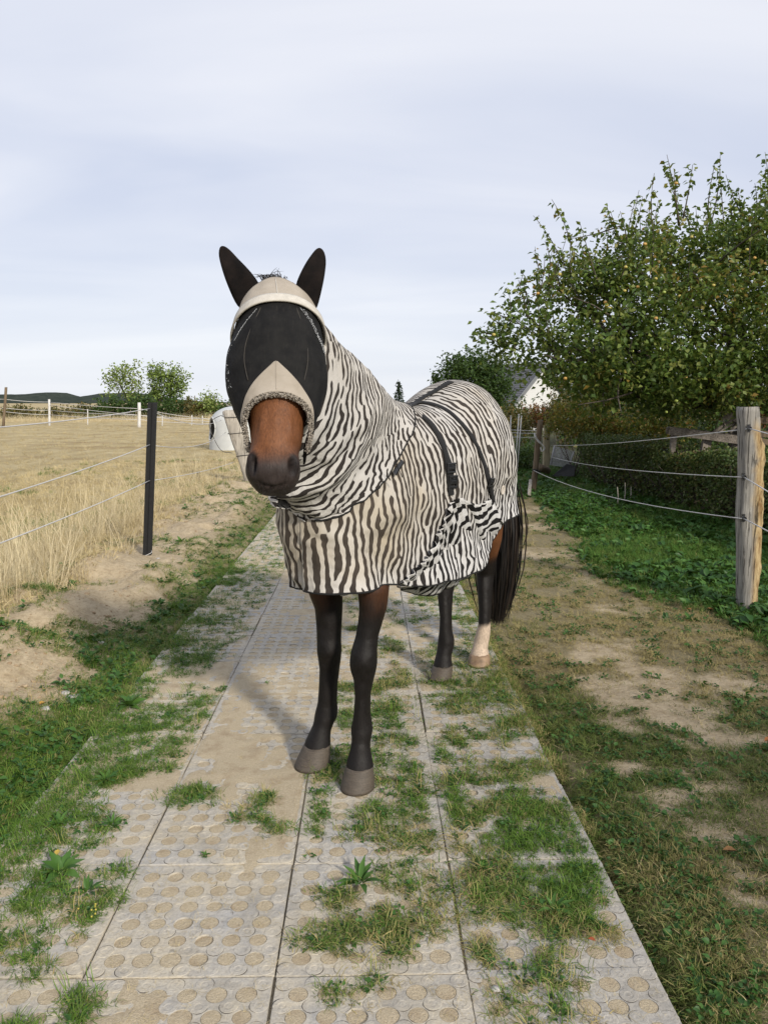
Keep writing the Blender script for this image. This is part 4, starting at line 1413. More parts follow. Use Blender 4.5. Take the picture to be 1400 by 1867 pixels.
def scatter(name, pts, tint, sources, scale, tilt=.15, seed=0):
    """one object that carries tufts at many points"""
    r = np.random.default_rng(seed)
    n = len(pts)
    me = bpy.data.meshes.new(name)
    me.vertices.add(n)
    me.vertices.foreach_set('co', np.asarray(pts, np.float32).ravel())
    rot = np.c_[r.normal(0, tilt, n), r.normal(0, tilt, n), r.random(n) * 6.283].astype(np.float32)
    a = me.attributes.new('rot', 'FLOAT_VECTOR', 'POINT'); a.data.foreach_set('vector', rot.ravel())
    a = me.attributes.new('scl', 'FLOAT', 'POINT'); a.data.foreach_set('value', np.asarray(scale, np.float32) * np.ones(n, np.float32))
    a = me.attributes.new('tint', 'FLOAT', 'POINT'); a.data.foreach_set('value', np.asarray(tint, np.float32) * np.ones(n, np.float32))
    a = me.attributes.new('pick', 'INT', 'POINT'); a.data.foreach_set('value', r.integers(0, len(sources), n).astype(np.int32))
    o = bpy.data.objects.new(name, me)
    COL.objects.link(o)
    g = bpy.data.node_groups.new('cover', 'GeometryNodeTree')
    g.interface.new_socket('Geometry', in_out='INPUT', socket_type='NodeSocketGeometry')
    g.interface.new_socket('Geometry', in_out='OUTPUT', socket_type='NodeSocketGeometry')
    N = g.nodes.new; Lk = g.links.new
    gi, go = N('NodeGroupInput'), N('NodeGroupOutput')
    j = N('GeometryNodeJoinGeometry')
    for src in reversed(sources):
        oi = N('GeometryNodeObjectInfo'); oi.inputs['Object'].default_value = src; oi.inputs['As Instance'].default_value = False
        ti = N('GeometryNodeGeometryToInstance'); Lk(oi.outputs['Geometry'], ti.inputs[0]); Lk(ti.outputs[0], j.inputs[0])
    ip = N('GeometryNodeInstanceOnPoints'); ip.inputs['Pick Instance'].default_value = True

    def na(nm, dt):
        x = N('GeometryNodeInputNamedAttribute'); x.data_type = dt; x.inputs['Name'].default_value = nm
        return x.outputs['Attribute']
    Lk(gi.outputs[0], ip.inputs['Points']); Lk(j.outputs[0], ip.inputs['Instance'])
    Lk(na('pick', 'INT'), ip.inputs['Instance Index'])
    er = N('FunctionNodeEulerToRotation'); Lk(na('rot', 'FLOAT_VECTOR'), er.inputs[0]); Lk(er.outputs[0], ip.inputs['Rotation'])
    Lk(na('scl', 'FLOAT'), ip.inputs['Scale'])
    Lk(ip.outputs[0], go.inputs[0])
    m = o.modifiers.new('cover', 'NODES'); m.node_group = g
    tag(o, kind='stuff')
    return o


def ground_pts(x, y, dz=0.0):
    return np.c_[x, y, gz(x, y) + dz]


M_turf = m_blade('turf_blades', (.42, .34, .15), (.13, .235, .032), (.068, .155, .020))
M_lawn = m_blade('lawn_blades', (.36, .295, .13), (.14, .185, .040), (.085, .130, .028))
M_lush = m_blade('lush_blades', (.20, .20, .06), (.095, .215, .032), (.048, .135, .020))
M_dry = m_blade('dry_blades', (.70, .60, .40), (.60, .50, .30), (.48, .38, .21), .2)
M_stub = m_blade('stubble_blades', (.55, .45, .25), (.46, .37, .19), (.34, .26, .13), .1)
M_weed = m_leaf('weed_leaf', [(.03, .085, .018), (.055, .135, .025), (.085, .18, .035)], .5, .25)
M_clover = m_leaf('verge_leaf', [(.026, .075, .016), (.045, .12, .022), (.075, .16, .034)], .5, .2)

turf_s = [blade_tuft('turf_tuft', 18, (.030, .042, .036, .055)[k], .0027, .032, .95, 20 + k, 3, M_turf) for k in range(4)]
lawn_s = [blade_tuft('lawn_tuft', 26, (.03, .036, .026, .045)[k], .0026, .045, 1.15, 30 + k, 3, M_lawn) for k in range(4)]
lush_s = [blade_tuft('lush_tuft', 30, .105, .0042, .04, .62, 40 + k, 3, M_lush) for k in range(4)]
dry_s = [blade_tuft('dry_tuft', (9, 13, 7, 16)[k], (.66, .5, .78, .38)[k], .0036, .07, (.34, .45, .28, .6)[k], 50 + k, 4, M_dry, .7) for k in range(4)]
stub_s = [blade_tuft('stubble_tuft', 22, .11, .006, .11, .8, 60 + k, 2, M_stub) for k in range(3)]
broad_s = [leaf_tuft('broad_tuft', 9, .05, .030, .02, 70 + k, M_clover, (.1, .9), .04) for k in range(3)]
clov_s = [leaf_tuft('clover_tuft', 12, .020, .016, .03, 80 + k, M_clover, (.0, .6), .015) for k in range(3)]

R0 = np.random.default_rng(100)


def cand(n, x0, x1, y0, y1, near=True):
    """candidates thinned with distance, so that the near ground is covered as densely as it looks"""
    x = R0.uniform(x0, x1, n)
    y = 1.0 / (1.0 / y1 + R0.random(n) * (1.0 / y0 - 1.0 / y1)) if near else R0.uniform(y0, y1, n)
    return x, y


# turf in the mats: keeps to the inside of every mat, mostly in the outer columns
n = 52000
x, y = cand(n, PX0, PX1, 1.0, 24)
cx = (x - PX0) / PITCH_M; cy = (y - PY0) / PITCH_M
col_ = np.floor(cx).astype(int)
ix, iy = cx - np.floor(cx), cy - np.floor(cy)
inner = np.minimum(np.minimum(ix, 1 - ix), np.minimum(iy, 1 - iy))
patchn = .62 * fbm(x * 2.6, y * 2.6, 201, 3) + .38 * fbm(x * 10, y * 10, 203, 3)
thr = np.choose(np.clip(col_, 0, 3), [.47, .70, .535, .47])
thr = np.where((col_ == 0), thr - .05 * sstep(2.6, 4.0, y) - .08 * sstep(.5, .1, ix) + .06 * sstep(.6, .95, ix) + .05 * sstep(2.6, 1.8, y), thr)
thr = np.where(col_ == 3, thr + .05 * sstep(1.9, 1.5, y), thr)
thr = np.where(col_ == 2, thr - .05 * sstep(.3, .8, ix) + .07 * sstep(2.15, 1.8, y), thr)
thr = thr - .05 * sstep(5, 9, y) - np.where(col_ == 0, .08 * sstep(3.0, 5.0, y), 0)
keep_edge = np.where((col_ == 0) & (ix < .5), np.minimum(np.minimum(iy, 1 - iy), ix + .1), np.where((col_ == 3) & (ix > .5), np.minimum(np.minimum(iy, 1 - iy), 1 - ix), inner))
m = (patchn > thr) & (keep_edge > .055 + .05 * (R0.random(n) - .5) - .05 * sstep(5, 8, y))
gap = sstep(0, .05, patchn - thr)
m &= R0.random(n) < .25 + .5 * gap
x, y = x[m], y[m]
gr = fbm(x * 1.7, y * 1.7, 205, 3)
tint = np.clip(.30 + .55 * gap[m] - 1.5 * (gr - .5) + np.where(col_[m] == 0, .22, -.08), 0, 1)
# single tufts on the open mats
TUF = [(345, 1457, .10), (360, 1445, .08), (483, 1455, .03), (505, 1512, .05), (478, 1500, .03), (617, 1815, .05), (720, 1682, .07), (805, 1692, .05), (745, 1600, .12), (590, 1410, .09), (615, 1385, .08), (710, 1350, .09),
       (735, 1430, .14), (690, 1500, .12), (640, 1520, .06), (200, 1640, .05), (160, 1655, .05), (205, 1595, .06), (120, 1460, .14), (170, 1430, .12), (230, 1410, .10), (300, 1400, .05), (150, 1520, .13), (60, 1510, .12), (30, 1590, .10),
       (20, 1690, .12), (10, 1740, .10), (60, 1770, .05), (140, 1860, .03), (155, 1825, .05), (250, 1325, .10), (200, 1335, .09), (330, 1170, .16), (350, 1205, .14), (370, 1130, .18), (400, 1060, .2), (420, 1040, .2), (980, 1820, .13), (1040, 1690, .12),
       (880, 1640, .14), (960, 1660, .12), (900, 1580, .08), (1010, 1770, .08), (870, 1480, .10), (930, 1470, .12), (985, 1480, .08), (840, 1420, .1), (900, 1410, .12), (955, 1400, .1), (850, 1340, .12), (900, 1325, .12), (940, 1325, .08), (830, 1290, .12), (880, 1270, .14),
       (700, 1290, .10), (680, 1260, .08), (640, 1255, .08), (720, 1245, .08), (655, 1190, .06), (640, 1145, .06), (715, 1185, .06), (640, 1080, .05), (780, 1090, .12), (850, 1130, .12), (880, 1250, .1), (745, 1060, .08), (630, 1300, .05)]
ex, ey = [], []
for u, v, r_ in TUF:
    P = on_ground(u, v)
    k = int(10 + 3600 * r_ * r_)
    a_ = R0.random(k) * 6.283; rr_ = r_ * np.sqrt(R0.random(k)) * (.75 + .5 * R0.random(k))
    ex.append(P[0] + rr_ * np.cos(a_)); ey.append(P[1] + rr_ * np.sin(a_) * .8)
ex, ey = np.concatenate(ex), np.concatenate(ey)
x2, y2 = np.r_[x, ex], np.r_[y, ey]
t2 = np.r_[tint, np.clip(.60 + R0.normal(0, .2, len(ex)) + .3 * (ex < -.6), 0, 1)]
zz = np.where((x2 > PX0) & (x2 < PX1), -.004, gz(x2, y2))
scatter('path_turf', np.c_[x2, y2, zz], t2, turf_s, R0.uniform(.55, 1.15, len(x2)), .25, 1)
# turf that creeps over the outer edges of the mats
n = 9000
ye = 1.0 / (1.0 / 22 + R0.random(n) * (1.0 / 1.1 - 1.0 / 22))
sd_ = R0.random(n) < .5
nx_ = fbm(ye * 3.1, sd_ * 7.0, 261, 3)
m = R0.random(n) < sstep(.42, .62, nx_)
ye, sd_, nx_ = ye[m], sd_[m], nx_[m]
inw = R0.exponential(.035, len(ye)) * sstep(.40, .70, nx_) * 1.6 - .03
xe = np.where(sd_, PX0 + inw, PX1 - inw)
scatter('edge_turf', np.c_[xe, ye, np.where(inw > 0, -.004, -.02)], np.clip(.45 + R0.normal(0, .2, len(ye)) + .2 * sd_, 0, 1), turf_s, R0.uniform(.6, 1.1, len(ye)), .4, 24)
# a lower mix of leaves and dry wisps between the blades
m = R0.random(len(x2)) < .16
scatter('path_clover', np.c_[x2, y2, zz + .002][m], t2[m], clov_s, R0.uniform(.4, .9, m.sum()), .2, 2)

# the worn turf right of the path
n = 150000
x, y = cand(n, PX1 - .04, 5.2, 1.0, 30)
b = bare(x, y); lu = lush(x, y)
dn = fbm(x * 2.6, y * 2.6, 211, 4)
m = (R0.random(n) < np.clip(1.0 * (1 - b) * sstep(.22, .46, dn) + .07, 0, 1)) & (lu < .6)
x, y, dn = x[m], y[m], dn[m]
g2 = fbm(x * .9, y * .9, 215, 4)
tint = np.clip(.42 + 1.9 * (g2 - .5) + .25 * (dn - .5) + R0.normal(0, .1, len(x)) + .15 * sstep(PX1 + .3, PX1, x) + .10 * sstep(2.0, 1.5, y), 0, 1)
scatter('lawn_grass', ground_pts(x, y, -.004), tint, lawn_s, R0.uniform(.55, 1.15, len(x)) * (1 + .4 * sstep(8, 20, y)), .3, 3)
m = R0.random(len(x)) < .10
scatter('lawn_clover', ground_pts(x[m], y[m], 0), tint[m], clov_s, R0.uniform(.7, 1.4, m.sum()), .2, 4)

# green verge below the hedge
n = 60000
x, y = cand(n, 1.5, 5.2, 2.0, 18)
lu = lush(x, y)
m = (R0.random(n) < lu * 1.1)
x, y = x[m], y[m]
mixn = fbm(x * 1.1, y * 1.1, 221, 3)
big = R0.random(len(x)) < np.clip(.15 + 1.2 * (mixn - .35), .05, .8)
scatter('verge_grass', ground_pts(x[~big], y[~big], -.004), np.clip(.75 + R0.normal(0, .15, (~big).sum()), 0, 1), lush_s, R0.uniform(.5, 1.1, (~big).sum()), .25, 5)
scatter('verge_weeds', ground_pts(x[big], y[big], -.002), .8, broad_s, R0.uniform(.7, 1.7, big.sum()), .25, 6)

# green strip left of the path and patches on the bank
n = 60000
x, y = cand(n, -2.7, PX0 + .04, 1.2, 22)
b = bare(x, y)
dn = fbm(x * 2.2, y * 2.2, 231, 4)
strip = sstep(-1.85, -1.45, x + .25 * (fbm(y * 1.2, y * 0 + 5, 232, 3) - .5))
m = R0.random(n) < np.clip(strip * (1 - .7 * b) + (1 - .6 * b) * sstep(.43, .55, dn) * .9, 0, 1) * 1.0
x, y, dn, strip = x[m], y[m], dn[m], strip[m]
tint = np.clip(.55 + .25 * strip + .6 * (dn - .5) + R0.normal(0, .12, len(x)), 0, 1)
scatter('bank_grass', ground_pts(x, y, -.004), tint, turf_s, R0.uniform(.6, 1.25, len(x)), .3, 7)
m = R0.random(len(x)) < .12
scatter('bank_clover', ground_pts(x[m], y[m], 0), tint[m], clov_s + broad_s[:1], R0.uniform(.6, 1.3, m.sum()), .2, 8)

# clods and crumbs of soil, dry wisps lying on it
def clod(seed, r_):
    bm = bmesh.new(); bmesh.ops.create_icosphere(bm, subdivisions=2, radius=r_)
    V_ = np.array([v.co for v in bm.verts]); F_ = [tuple(v.index for v in f.verts) for f in bm.faces]; bm.free()
    k = fbm(V_[:, 0] / r_ * 1.1 + seed * 3, V_[:, 1] / r_ * 1.1 + V_[:, 2] / r_ * .8, seed, 3)
    return bpy.data.objects.new('soil_clod', mesh_data('soil_clod', V_ * (.1 + 1.8 * k)[:, None] * np.array([1.2, 1, .55]), F_, [M_clod], smooth=False))


qc = NT('soil_clods')
rc = qc.n('ObjectInfo').outputs['Random']
qc.set(Base_Color=qc.mix(qc.noise(70, 4, .65, qc.pos()), qc.mix(rc, (.30, .22, .14), (.50, .40, .27)), (.25, .18, .11)), Roughness=.95, Specular_IOR_Level=.1)
M_clod = qc.m
clods = [clod(k + 1, .02) for k in range(4)]
n = 46000
x, y = cand(n, -2.7, 3.6, 1.1, 14)
out = (x < PX0 - .02) | (x > PX1 + .02)
b = bare(x, y)
m = out & (R0.random(n) < np.where(x < 0, .45 + .55 * b, .08 + .5 * b)) & ((x > PX0 - .3) | (x < -1.45) | (R0.random(n) < .3))
x, y = x[m], y[m]
scatter('soil_crumbs', ground_pts(x, y, .0), 0, clods, np.where(x < 0, .34, .16) * R0.uniform(.3, 1, len(x)) * (1 + 2.2 * R0.random(len(x)) ** 8 * (x < 0)), .4, 21)
wisp_s = [blade_tuft('dry_wisp', 5, .07, .0022, .05, 1.35, 90 + k, 3, M_stub) for k in range(3)]
n = 60000
x, y = cand(n, -2.6, 4.2, 1.0, 16)
m = ((x < PX0 - .02) | (x > PX1 + .02)) & (R0.random(n) < .42)
x, y = x[m], y[m]
scatter('dry_wisps', ground_pts(x, y, .002), R0.random(len(x)), wisp_s, R0.uniform(.3, .8, len(x)), .35, 22)
n = 2600
x, y = cand(n, PX0, PX1, 1.0, 8)
scatter('mat_litter', np.c_[x, y, np.full(n, .003)], R0.random(n), wisp_s, R0.uniform(.15, .5, n), .15, 23)

# tall dry grass along the left fence
n = 9000
x, y = cand(n, -5.6, -2.25, 3.2, 19)
m0 = R0.random(n) < .68; x, y = x[m0], y[m0]; n = len(x)
edge = -2.55 + .25 * (fbm(y * .8, y * 0 + 1, 241, 3) - .5) * 2
dens = sstep(edge + .12, edge - .15, x) * np.interp(x, [-5.6, -4.6, -3.6, -3.0], [.02, .07, .40, 1.0]) * np.interp(y, [3, 5, 12, 19], [.9, 1, .9, .15])
dens *= sstep(.30, .62, .6 * fbm(x * .9, y * .9, 243, 3) + .4 * fbm(x * 4, y * 4, 244, 2)) * 1.15
m = R0.random(n) < dens
x, y = x[m], y[m]
scatter('tall_dry_grass', ground_pts(x, y, -.01), R0.random(len(x)), dry_s, R0.uniform(.5, 1.15, len(x)) * np.interp(y, [3, 12], [.95, 1.0]), .16, 9)
# low dry litter under it
n = 26000
x, y = cand(n, -7.0, -2.2, 2.8, 20)
m = R0.random(n) < sstep(edge.mean() + .35, edge.mean() - .1, x) * .8
x, y = x[m], y[m]
gg = fbm(x * .8, y * .8, 247, 3)
scatter('dry_litter', ground_pts(x, y, -.01), np.clip(1.1 - 2.2 * gg + R0.normal(0, .2, len(x)), 0, 1), stub_s, R0.uniform(.35, .95, len(x)), .35, 10)
m = R0.random(len(x)) < .10 * sstep(.5, .62, gg) * 3
scatter('field_green', ground_pts(x[m], y[m], -.005), .6, lush_s, R0.uniform(.6, 1.2, m.sum()), .25, 11)
# mown field
n = 42000
x, y = cand(n, -46, -2.6, 6.0, 62)
m = (np.abs(x) < y * .56 + 1.5)
x, y = x[m], y[m]
scatter('mown_field', ground_pts(x, y, -.01), R0.random(len(x)), stub_s, R0.uniform(.5, .95, len(x)) * np.interp(y, [6, 60], [.8, 1.5]), .35, 12)

# rosettes of plantain and dandelion: each a plant of its own
lv, lf = leaf_shape(1.0, .26, .22, .35)
rl_me = [mesh_data('leaf', lv, lf, [M_weed], attrs={'rnd': [c_] * len(lv)}) for c_ in (.2, .5, .8, 1.0)]
lv2, lf2 = leaf_shape(1.0, .42, .18, .35)
rl_me2 = [mesh_data('leaf', lv2, lf2, [M_weed], attrs={'rnd': [c_] * len(lv2)}) for c_ in (.3, .6, .9, 1.0)]
WEEDS = [(656, 1612, .13, 15, 0, 'large dark green rosette of narrow leaves on the mats near the centre seam'), (112, 1592, .12, 12, 1, 'broad leaved plantain on the left mats at the picture edge'), (236, 1288, .13, 18, 1, 'bright green leafy weed growing over the left path edge'),
         (375, 1562, .035, 10, 1, 'tiny weed with red stem alone on the sandy second mat column'), (160, 1628, .09, 14, 0, 'upright bright green weed beside yellow flowering sprig on the left mats'), (878, 1585, .055, 9, 1, 'small round leaved weed on the right mat column'),
         (1010, 1662, .10, 12, 0, 'flat dark rosette among grass on the right mat column'), (732, 1428, .055, 9, 1, 'round leaved seedling in the turf in front of the right hoof'), (205, 1505, .10, 13, 0, 'plantain with long leaves in the turf of the left mat column'), (110, 1505, .09, 12, 0, 'narrow leaved weed in the turf at the far left mats'),
         (488, 1247, .035, 7, 0, 'small weed with two upright stalks on sandy mats left of the horse'), (195, 1425, .10, 14, 0, 'spreading dandelion rosette on the left mats'), (1290, 1075, .16, 14, 1, 'big dock leaves low beside the grey right fence post'), (1255, 1130, .11, 11, 1, 'flat leafy weed on bare soil left of the grey fence post'),
         (195, 1030, .10, 14, 1, 'leafy green weed at the foot of the tall dry grass'), (330, 1000, .12, 12, 1, 'green weed on the bank right of the black post'), (270, 965, .1, 10, 1, 'green weed on the sandy bank behind the black post'), (65, 1205, .08, 11, 1, 'small star shaped weed on the sandy mound at left'),
         (150, 1215, .07, 9, 0, 'sparse weed on the sandy mound left of the path'), (225, 1155, .08, 10, 0, 'weed at the foot of the sandy mound beside the path')]
wr = random.Random(21)
for u, v, sz, nl_, kind_, lab in WEEDS:
    P = on_ground(u, v)
    inpath = PX0 < P[0] < PX1
    P[2] = .0 if inpath else float(gz(P[0], P[1]))
    w_ = empty('weed', P, lab, 'weed', 'leafy weeds on the path and its verges')
    for k in range(nl_):
        a_ = k * 2.399 + wr.uniform(-.3, .3)
        ti = wr.uniform(.12, .75) if k > nl_ * .35 else wr.uniform(.6, 1.15)
        o = inst('leaf', wr.choice(rl_me2 if kind_ else rl_me), P + np.array([math.cos(a_ + 1.57), math.sin(a_ + 1.57), 0]) * sz * .06 + np.array([0, 0, .004]), w_)
        o.rotation_euler = (Matrix.Rotation(a_, 3, 'Z') @ Matrix.Rotation(ti, 3, 'X') @ Matrix.Rotation(wr.gauss(0, .25), 3, 'Y')).to_euler()
        o.scale = (sz * .62 * wr.uniform(.65, 1.1),) * 3
# flower sprig
fy_ = on_ground(158, 1672); M_yel = m_plain('yellow_petal', (.42, .36, .06), .6, .2)
sp = empty('flower', fy_, 'small sprig of yellow flowers on the left mats below a bright weed', 'flower')
ps, fs = [], []
for k in range(9):
    a_ = wr.uniform(0, 6.28); e_ = fy_ + np.array([math.cos(a_) * .03, math.sin(a_) * .03, wr.uniform(.015, .045)])
    ps.append(tube([fy_, (fy_ + e_) / 2 + (0, 0, .008), e_], .0012, 4)); fs.append(box(e_, (.0045, .0045, .004)))
v_, f_ = merge(ps); add('stem', v_, f_, m_plain('green_stem', (.07, .12, .03), .6), sp)
v_, f_ = merge(fs); add('blossom', v_, f_, M_yel, sp)

# fallen leaves
FALL = [(85, 1290, (.50, .26, .04), 'yellow fallen leaf on the sandy mound at left', .05), (1070, 1732, (.30, .07, .02), 'reddish fallen leaf on the grass at bottom right', .024), (1392, 1362, (.32, .11, .03), 'rust coloured fallen leaf on grass at the right picture edge', .05), (178, 1026, (.55, .22, .02), 'orange fallen leaf under the tall dry grass', .06),
        (1342, 1560, (.20, .10, .03), 'brown fallen leaf on bare soil at lower right', .05), (1250, 1112, (.36, .16, .05), 'curled tan leaf on soil left of the grey fence post', .05), (1300, 1115, (.40, .17, .05), 'curled orange leaf at the foot of the grey fence post', .05), (105, 1578, (.42, .30, .05), 'yellowing leaf on the plantain at left', .03), (1060, 1470, (.30, .13, .06), 'pale brown leaf on grass beside the path edge', .04)]
for u, v, c_, lab, sz in FALL:
    P = on_ground(u, v); P[2] = (0.035 if PX0 < P[0] < PX1 else float(gz(P[0], P[1])) + .018)
    lv_, lf_ = leaf_shape(sz, sz * .6, .35, -.2)
    a_ = wr.uniform(0, 6.28); Rz = np.array([[math.cos(a_), -math.sin(a_), 0], [math.sin(a_), math.cos(a_), 0], [0, 0, 1]])
    tag(add('fallen_leaf', lv_ @ Rz.T + P, lf_, m_plain('fallen_leaf', c_, .7, .3, 60), loc=P), lab, 'leaf', 'fallen leaves')
# stones on the bank and a chip on the mats
M_stone = m_plain('pale_stone', (.38, .36, .34), .8, .3, 40, .4)


def stone(u, v, r_, lab):
    P = on_ground(u, v); P[2] = .004 if PX0 < P[0] < PX1 else float(gz(P[0], P[1]))
    bm = bmesh.new(); bmesh.ops.create_icosphere(bm, subdivisions=2, radius=r_)
    V_ = np.array([v.co for v in bm.verts]); F_ = [tuple(v.index for v in f.verts) for f in bm.faces]; bm.free()
    V_ = V_ * (1 + .5 * (fbm(V_[:, 0] / r_ * 1.2 + u, V_[:, 1] / r_ * 1.2 + V_[:, 2] / r_, 5, 2) - .5))[:, None] * np.array([1.2, .9, .6])
    tag(add('stone', V_ + P, F_, M_stone, loc=P), lab, 'stone', 'stones lying on the ground')


stone(904, 1806, .012, 'white chip of stone on the right mats near the bottom edge')
for k, (u, v, r_) in enumerate([(120, 1268, .022), (132, 1272, .028), (142, 1268, .02), (128, 1278, .018), (84, 1297, .022), (185, 1182, .02), (290, 1030, .02)]):
    stone(u, v, r_, ['left stone of the pale heap at the sandy mound', 'largest stone of the pale heap at the sandy mound', 'right stone of the pale heap at the sandy mound', 'front stone of the pale heap at the sandy mound', 'pale stone beside the yellow fallen leaf', 'pale stone lying on the slope of the sandy mound', 'pale stone at the foot of the black post'][k])

# ------------------------------------------------------------------ fences
M_rope = m_plain('pale_rope', (.50, .49, .48), .7, .35, 220)
M_grey = m_wood('weathered_wood', (.17, .155, .135), (.36, .335, .295), (26, 26, 1.3))
M_brownw = m_wood('brown_wood', (.10, .07, .042), (.21, .155, .10), (26, 26, 1.3))
M_pale = m_wood('pale_wood', (.28, .25, .21), (.46, .42, .36), (22, 22, 1.2))
M_split = m_wood('split_wood', (.22, .125, .045), (.50, .36, .19), (34, 34, 1.0), .85, 1.0)
M_black = m_plain('recycled_plastic', (.006, .006, .0065), .8, .4, 35, .25)
M_white_post = m_plain('white_post', (.55, .54, .52), .7, .15, 20)


def sag(a, b, s_, n=14):
    a, b = np.array(a, float), np.array(b, float)
    t = np.linspace(0, 1, n)[:, None]
    return a * (1 - t) + b * t - np.array([0, 0, 1]) * s_ * 4 * t * (1 - t)


def rope(a, b, s_, parent, r_=.0035, mat=None, name='rope'):
    v_, f_ = tube(sag(a, b, s_), r_, 6)
    return add(name, v_, f_, mat or M_rope, parent)


def post_mesh(base, top, prof, seed, nz=16, knob=.012, taper=.92, topcut=.01):
    """a cleft post: prof gives the outline (x, y) around, in metres"""
    base, top = np.array(base, float), np.array(top, float)
    prof = np.array(prof, float)
    n = len(prof)
    rings = []
    r = np.random.default_rng(seed)
    for k in range(nz + 1):
        t = k / nz
        c0 = base + (top - base) * t
        w = fbm(np.arange(n) * .9 + seed, np.full(n, t * 5.0 + seed), seed, 3) - .5
        d = prof * (1 - (1 - taper) * t) * (1 + (knob / .06) * w)[:, None]
        cc = np.array([fbm(t * 3 + seed, seed * 1.7, 9, 2) - .5, fbm(t * 3 + seed, seed * 2.9, 19, 2) - .5]) * .02
        P = c0 + np.c_[d + cc, np.zeros(n)]
        if k == nz: P[:, 2] += r.normal(0, topcut, n) * .5
        rings.append(P)
    return loft(rings)


def round_prof(rx, ry, n=14, sq=.8):
    a_ = np.linspace(0, 2 * math.pi, n, endpoint=False)
    return np.c_[rx * spow(np.cos(a_), sq), ry * spow(np.sin(a_), sq)]


# left fence
PB = on_ground(269, 1022); PB[2] = float(gz(PB[0], PB[1]))
PT = at(278.5, 734, PB[1]); 
lf_e = empty('rope_fence', PB, 'left rope fence with a black plastic post and a leaning grey timber post', 'fence')
w = .036
pr = [(-w, -w), (-.008, -w), (-.004, -w + .010), (.004, -w + .010), (.008, -w), (w, -w), (w, w), (.008, w), (.004, w - .010), (-.004, w - .010), (-.008, w), (-w, w)]
rings = [np.c_[np.array(pr) * sc_, np.zeros(12)] + c0 for c0, sc_ in ((PB - (0, 0, .05), 1), (PT - (0, 0, .006), 1), (PT, .93))]
v_, f_ = loft(rings)
pst = add('plastic_post', v_, f_, M_black, lf_e, smooth=False); pst['label'] = 'slim black plastic fence post'
pst.modifiers.new('bevel', 'BEVEL').width = .003
# timber post leaning behind the horse's nose
WB = on_ground(466, 882); WT = at(420, 751, WB[1])
v_, f_ = post_mesh(WB - np.array([0, 0, .05]), WT, round_prof(.165, .10, 16, .6), 4, 14, .008, .86, .04)
wp = add('timber_post', v_, f_, M_pale, lf_e); wp['label'] = 'wide weathered timber post leaning left'
nearY = 3.2
for k, (u0, v0, v1, vw, sg) in enumerate([(0, 770, 745, 762, .02), (0, 897, 811, 798, .02), (0, 982, 876, 842, .02)]):
    ins_p = at(273.5, v1, PB[1] - .04)
    A_ = at(0, v0, 4.45)
    d_ = (A_ - ins_p); far_a = ins_p + d_ * 1.55
    rope(far_a, ins_p, .03, lf_e, .0042)
    B_ = at([404, 412, 428][k], [766, 788, 842][k], WB[1] - .12)
    rope(at(278, [750, 812, 876][k], PB[1]), B_, [.10, .11, .03][k], lf_e, .0042)
# wire wrapped round the timber post
for k, vv in enumerate((757, 787, 829)):
    a_ = np.linspace(0, 2 * math.pi, 30)
    c0 = WB + (WT - WB) * ((WB[2] + (1.5 - (vv - 733) / 1425 * WB[1]) - WB[2]) / (WT[2] - WB[2]))
    P = c0 + np.c_[.168 * spow(np.cos(a_), .6), .108 * spow(np.sin(a_), .6), .03 * np.sin(a_ + k)]
    v_, f_ = tube(P, .006, 5); add('wire', v_, f_, m_plain('dark_wire', (.06, .055, .05), .6), lf_e)
v_, f_ = tube(smooth_path([at(404, 757, WB[1] - .12), at(390, 764, WB[1] - .1), at(382, 774, WB[1]), at(390, 798, WB[1]), at(405, 822, WB[1]), at(424, 826, WB[1] - .1)], 30), .006, 5)
add('wire', v_, f_, bpy.data.materials['dark_wire'], lf_e)
# thin wire at the foot of the black post
v_, f_ = tube(smooth_path([at(256, 1017, PB[1] - .05), at(268, 1012, PB[1] - .06), at(276, 1008, PB[1] - .04), at(272, 1003, PB[1] + .04), at(264, 1010, PB[1] + .02)], 20), .003, 5)
add('wire', v_, f_, M_rope, lf_e)

# right fence
RB = on_ground(1361, 1113); RB[2] = float(gz(RB[0], RB[1]))
RTp = at(1360, 742, RB[1])
rf = empty('timber_fence', RB, 'right rope fence with a thick split grey post beside the hedge', 'fence')
n = 26
a_ = np.linspace(0, 2 * math.pi, n, endpoint=False)
OUT = [(1113, 1345, 1372), (1060, 1344, 1380), (1000, 1344.5, 1384), (940, 1343, 1386), (900, 1344.5, 1388), (860, 1347, 1387), (835, 1347, 1391), (815, 1347, 1389), (795, 1347, 1383), (770, 1346, 1381), (750, 1345, 1380), (742, 1346, 1379)]
rings, spl = [], []
for v in np.linspace(1118, 742, 44):
    t = interp_rows([(o_[0], o_[1], o_[2]) for o_ in OUT[::-1]], min(v, 1113))
    L_, R_ = at(t[0], v, RB[1]), at(t[1], v, RB[1])
    mid = (L_ + R_) / 2; hx = np.linalg.norm(R_ - L_) / 2
    jag = fbm(a_ * 3.0 + 2, np.full(n, v / 14.0), 301, 3) - .5
    right = sstep(.25, .8, np.cos(a_ + .4))
    rr_ = 1 + jag * (.05 + .28 * right * sstep(752, 790, v))
    P = mid + np.c_[hx * spow(np.cos(a_), .7) * rr_, .075 * spow(np.sin(a_), .7) * rr_, np.zeros(n)]
    if v == 742: P[:, 2] += .012 * (fbm(a_ * 2, a_, 7, 2) - .5)
    rings.append(P); spl.append(sstep(.50, .66, np.cos(a_ + .62) + .3 * jag) * sstep(758, 800, v + 25 * jag))
v_, f_ = loft(rings)
q = NT('split_post_wood')
p_ = q.pos((30, 30, 1.3), obj=True)
g_ = q.noise(1.6, 6, .65, p_, .3)
cr2 = q.ramp(q.noise(2.6, 3, .55, p_), .32, .41, 1, 0)
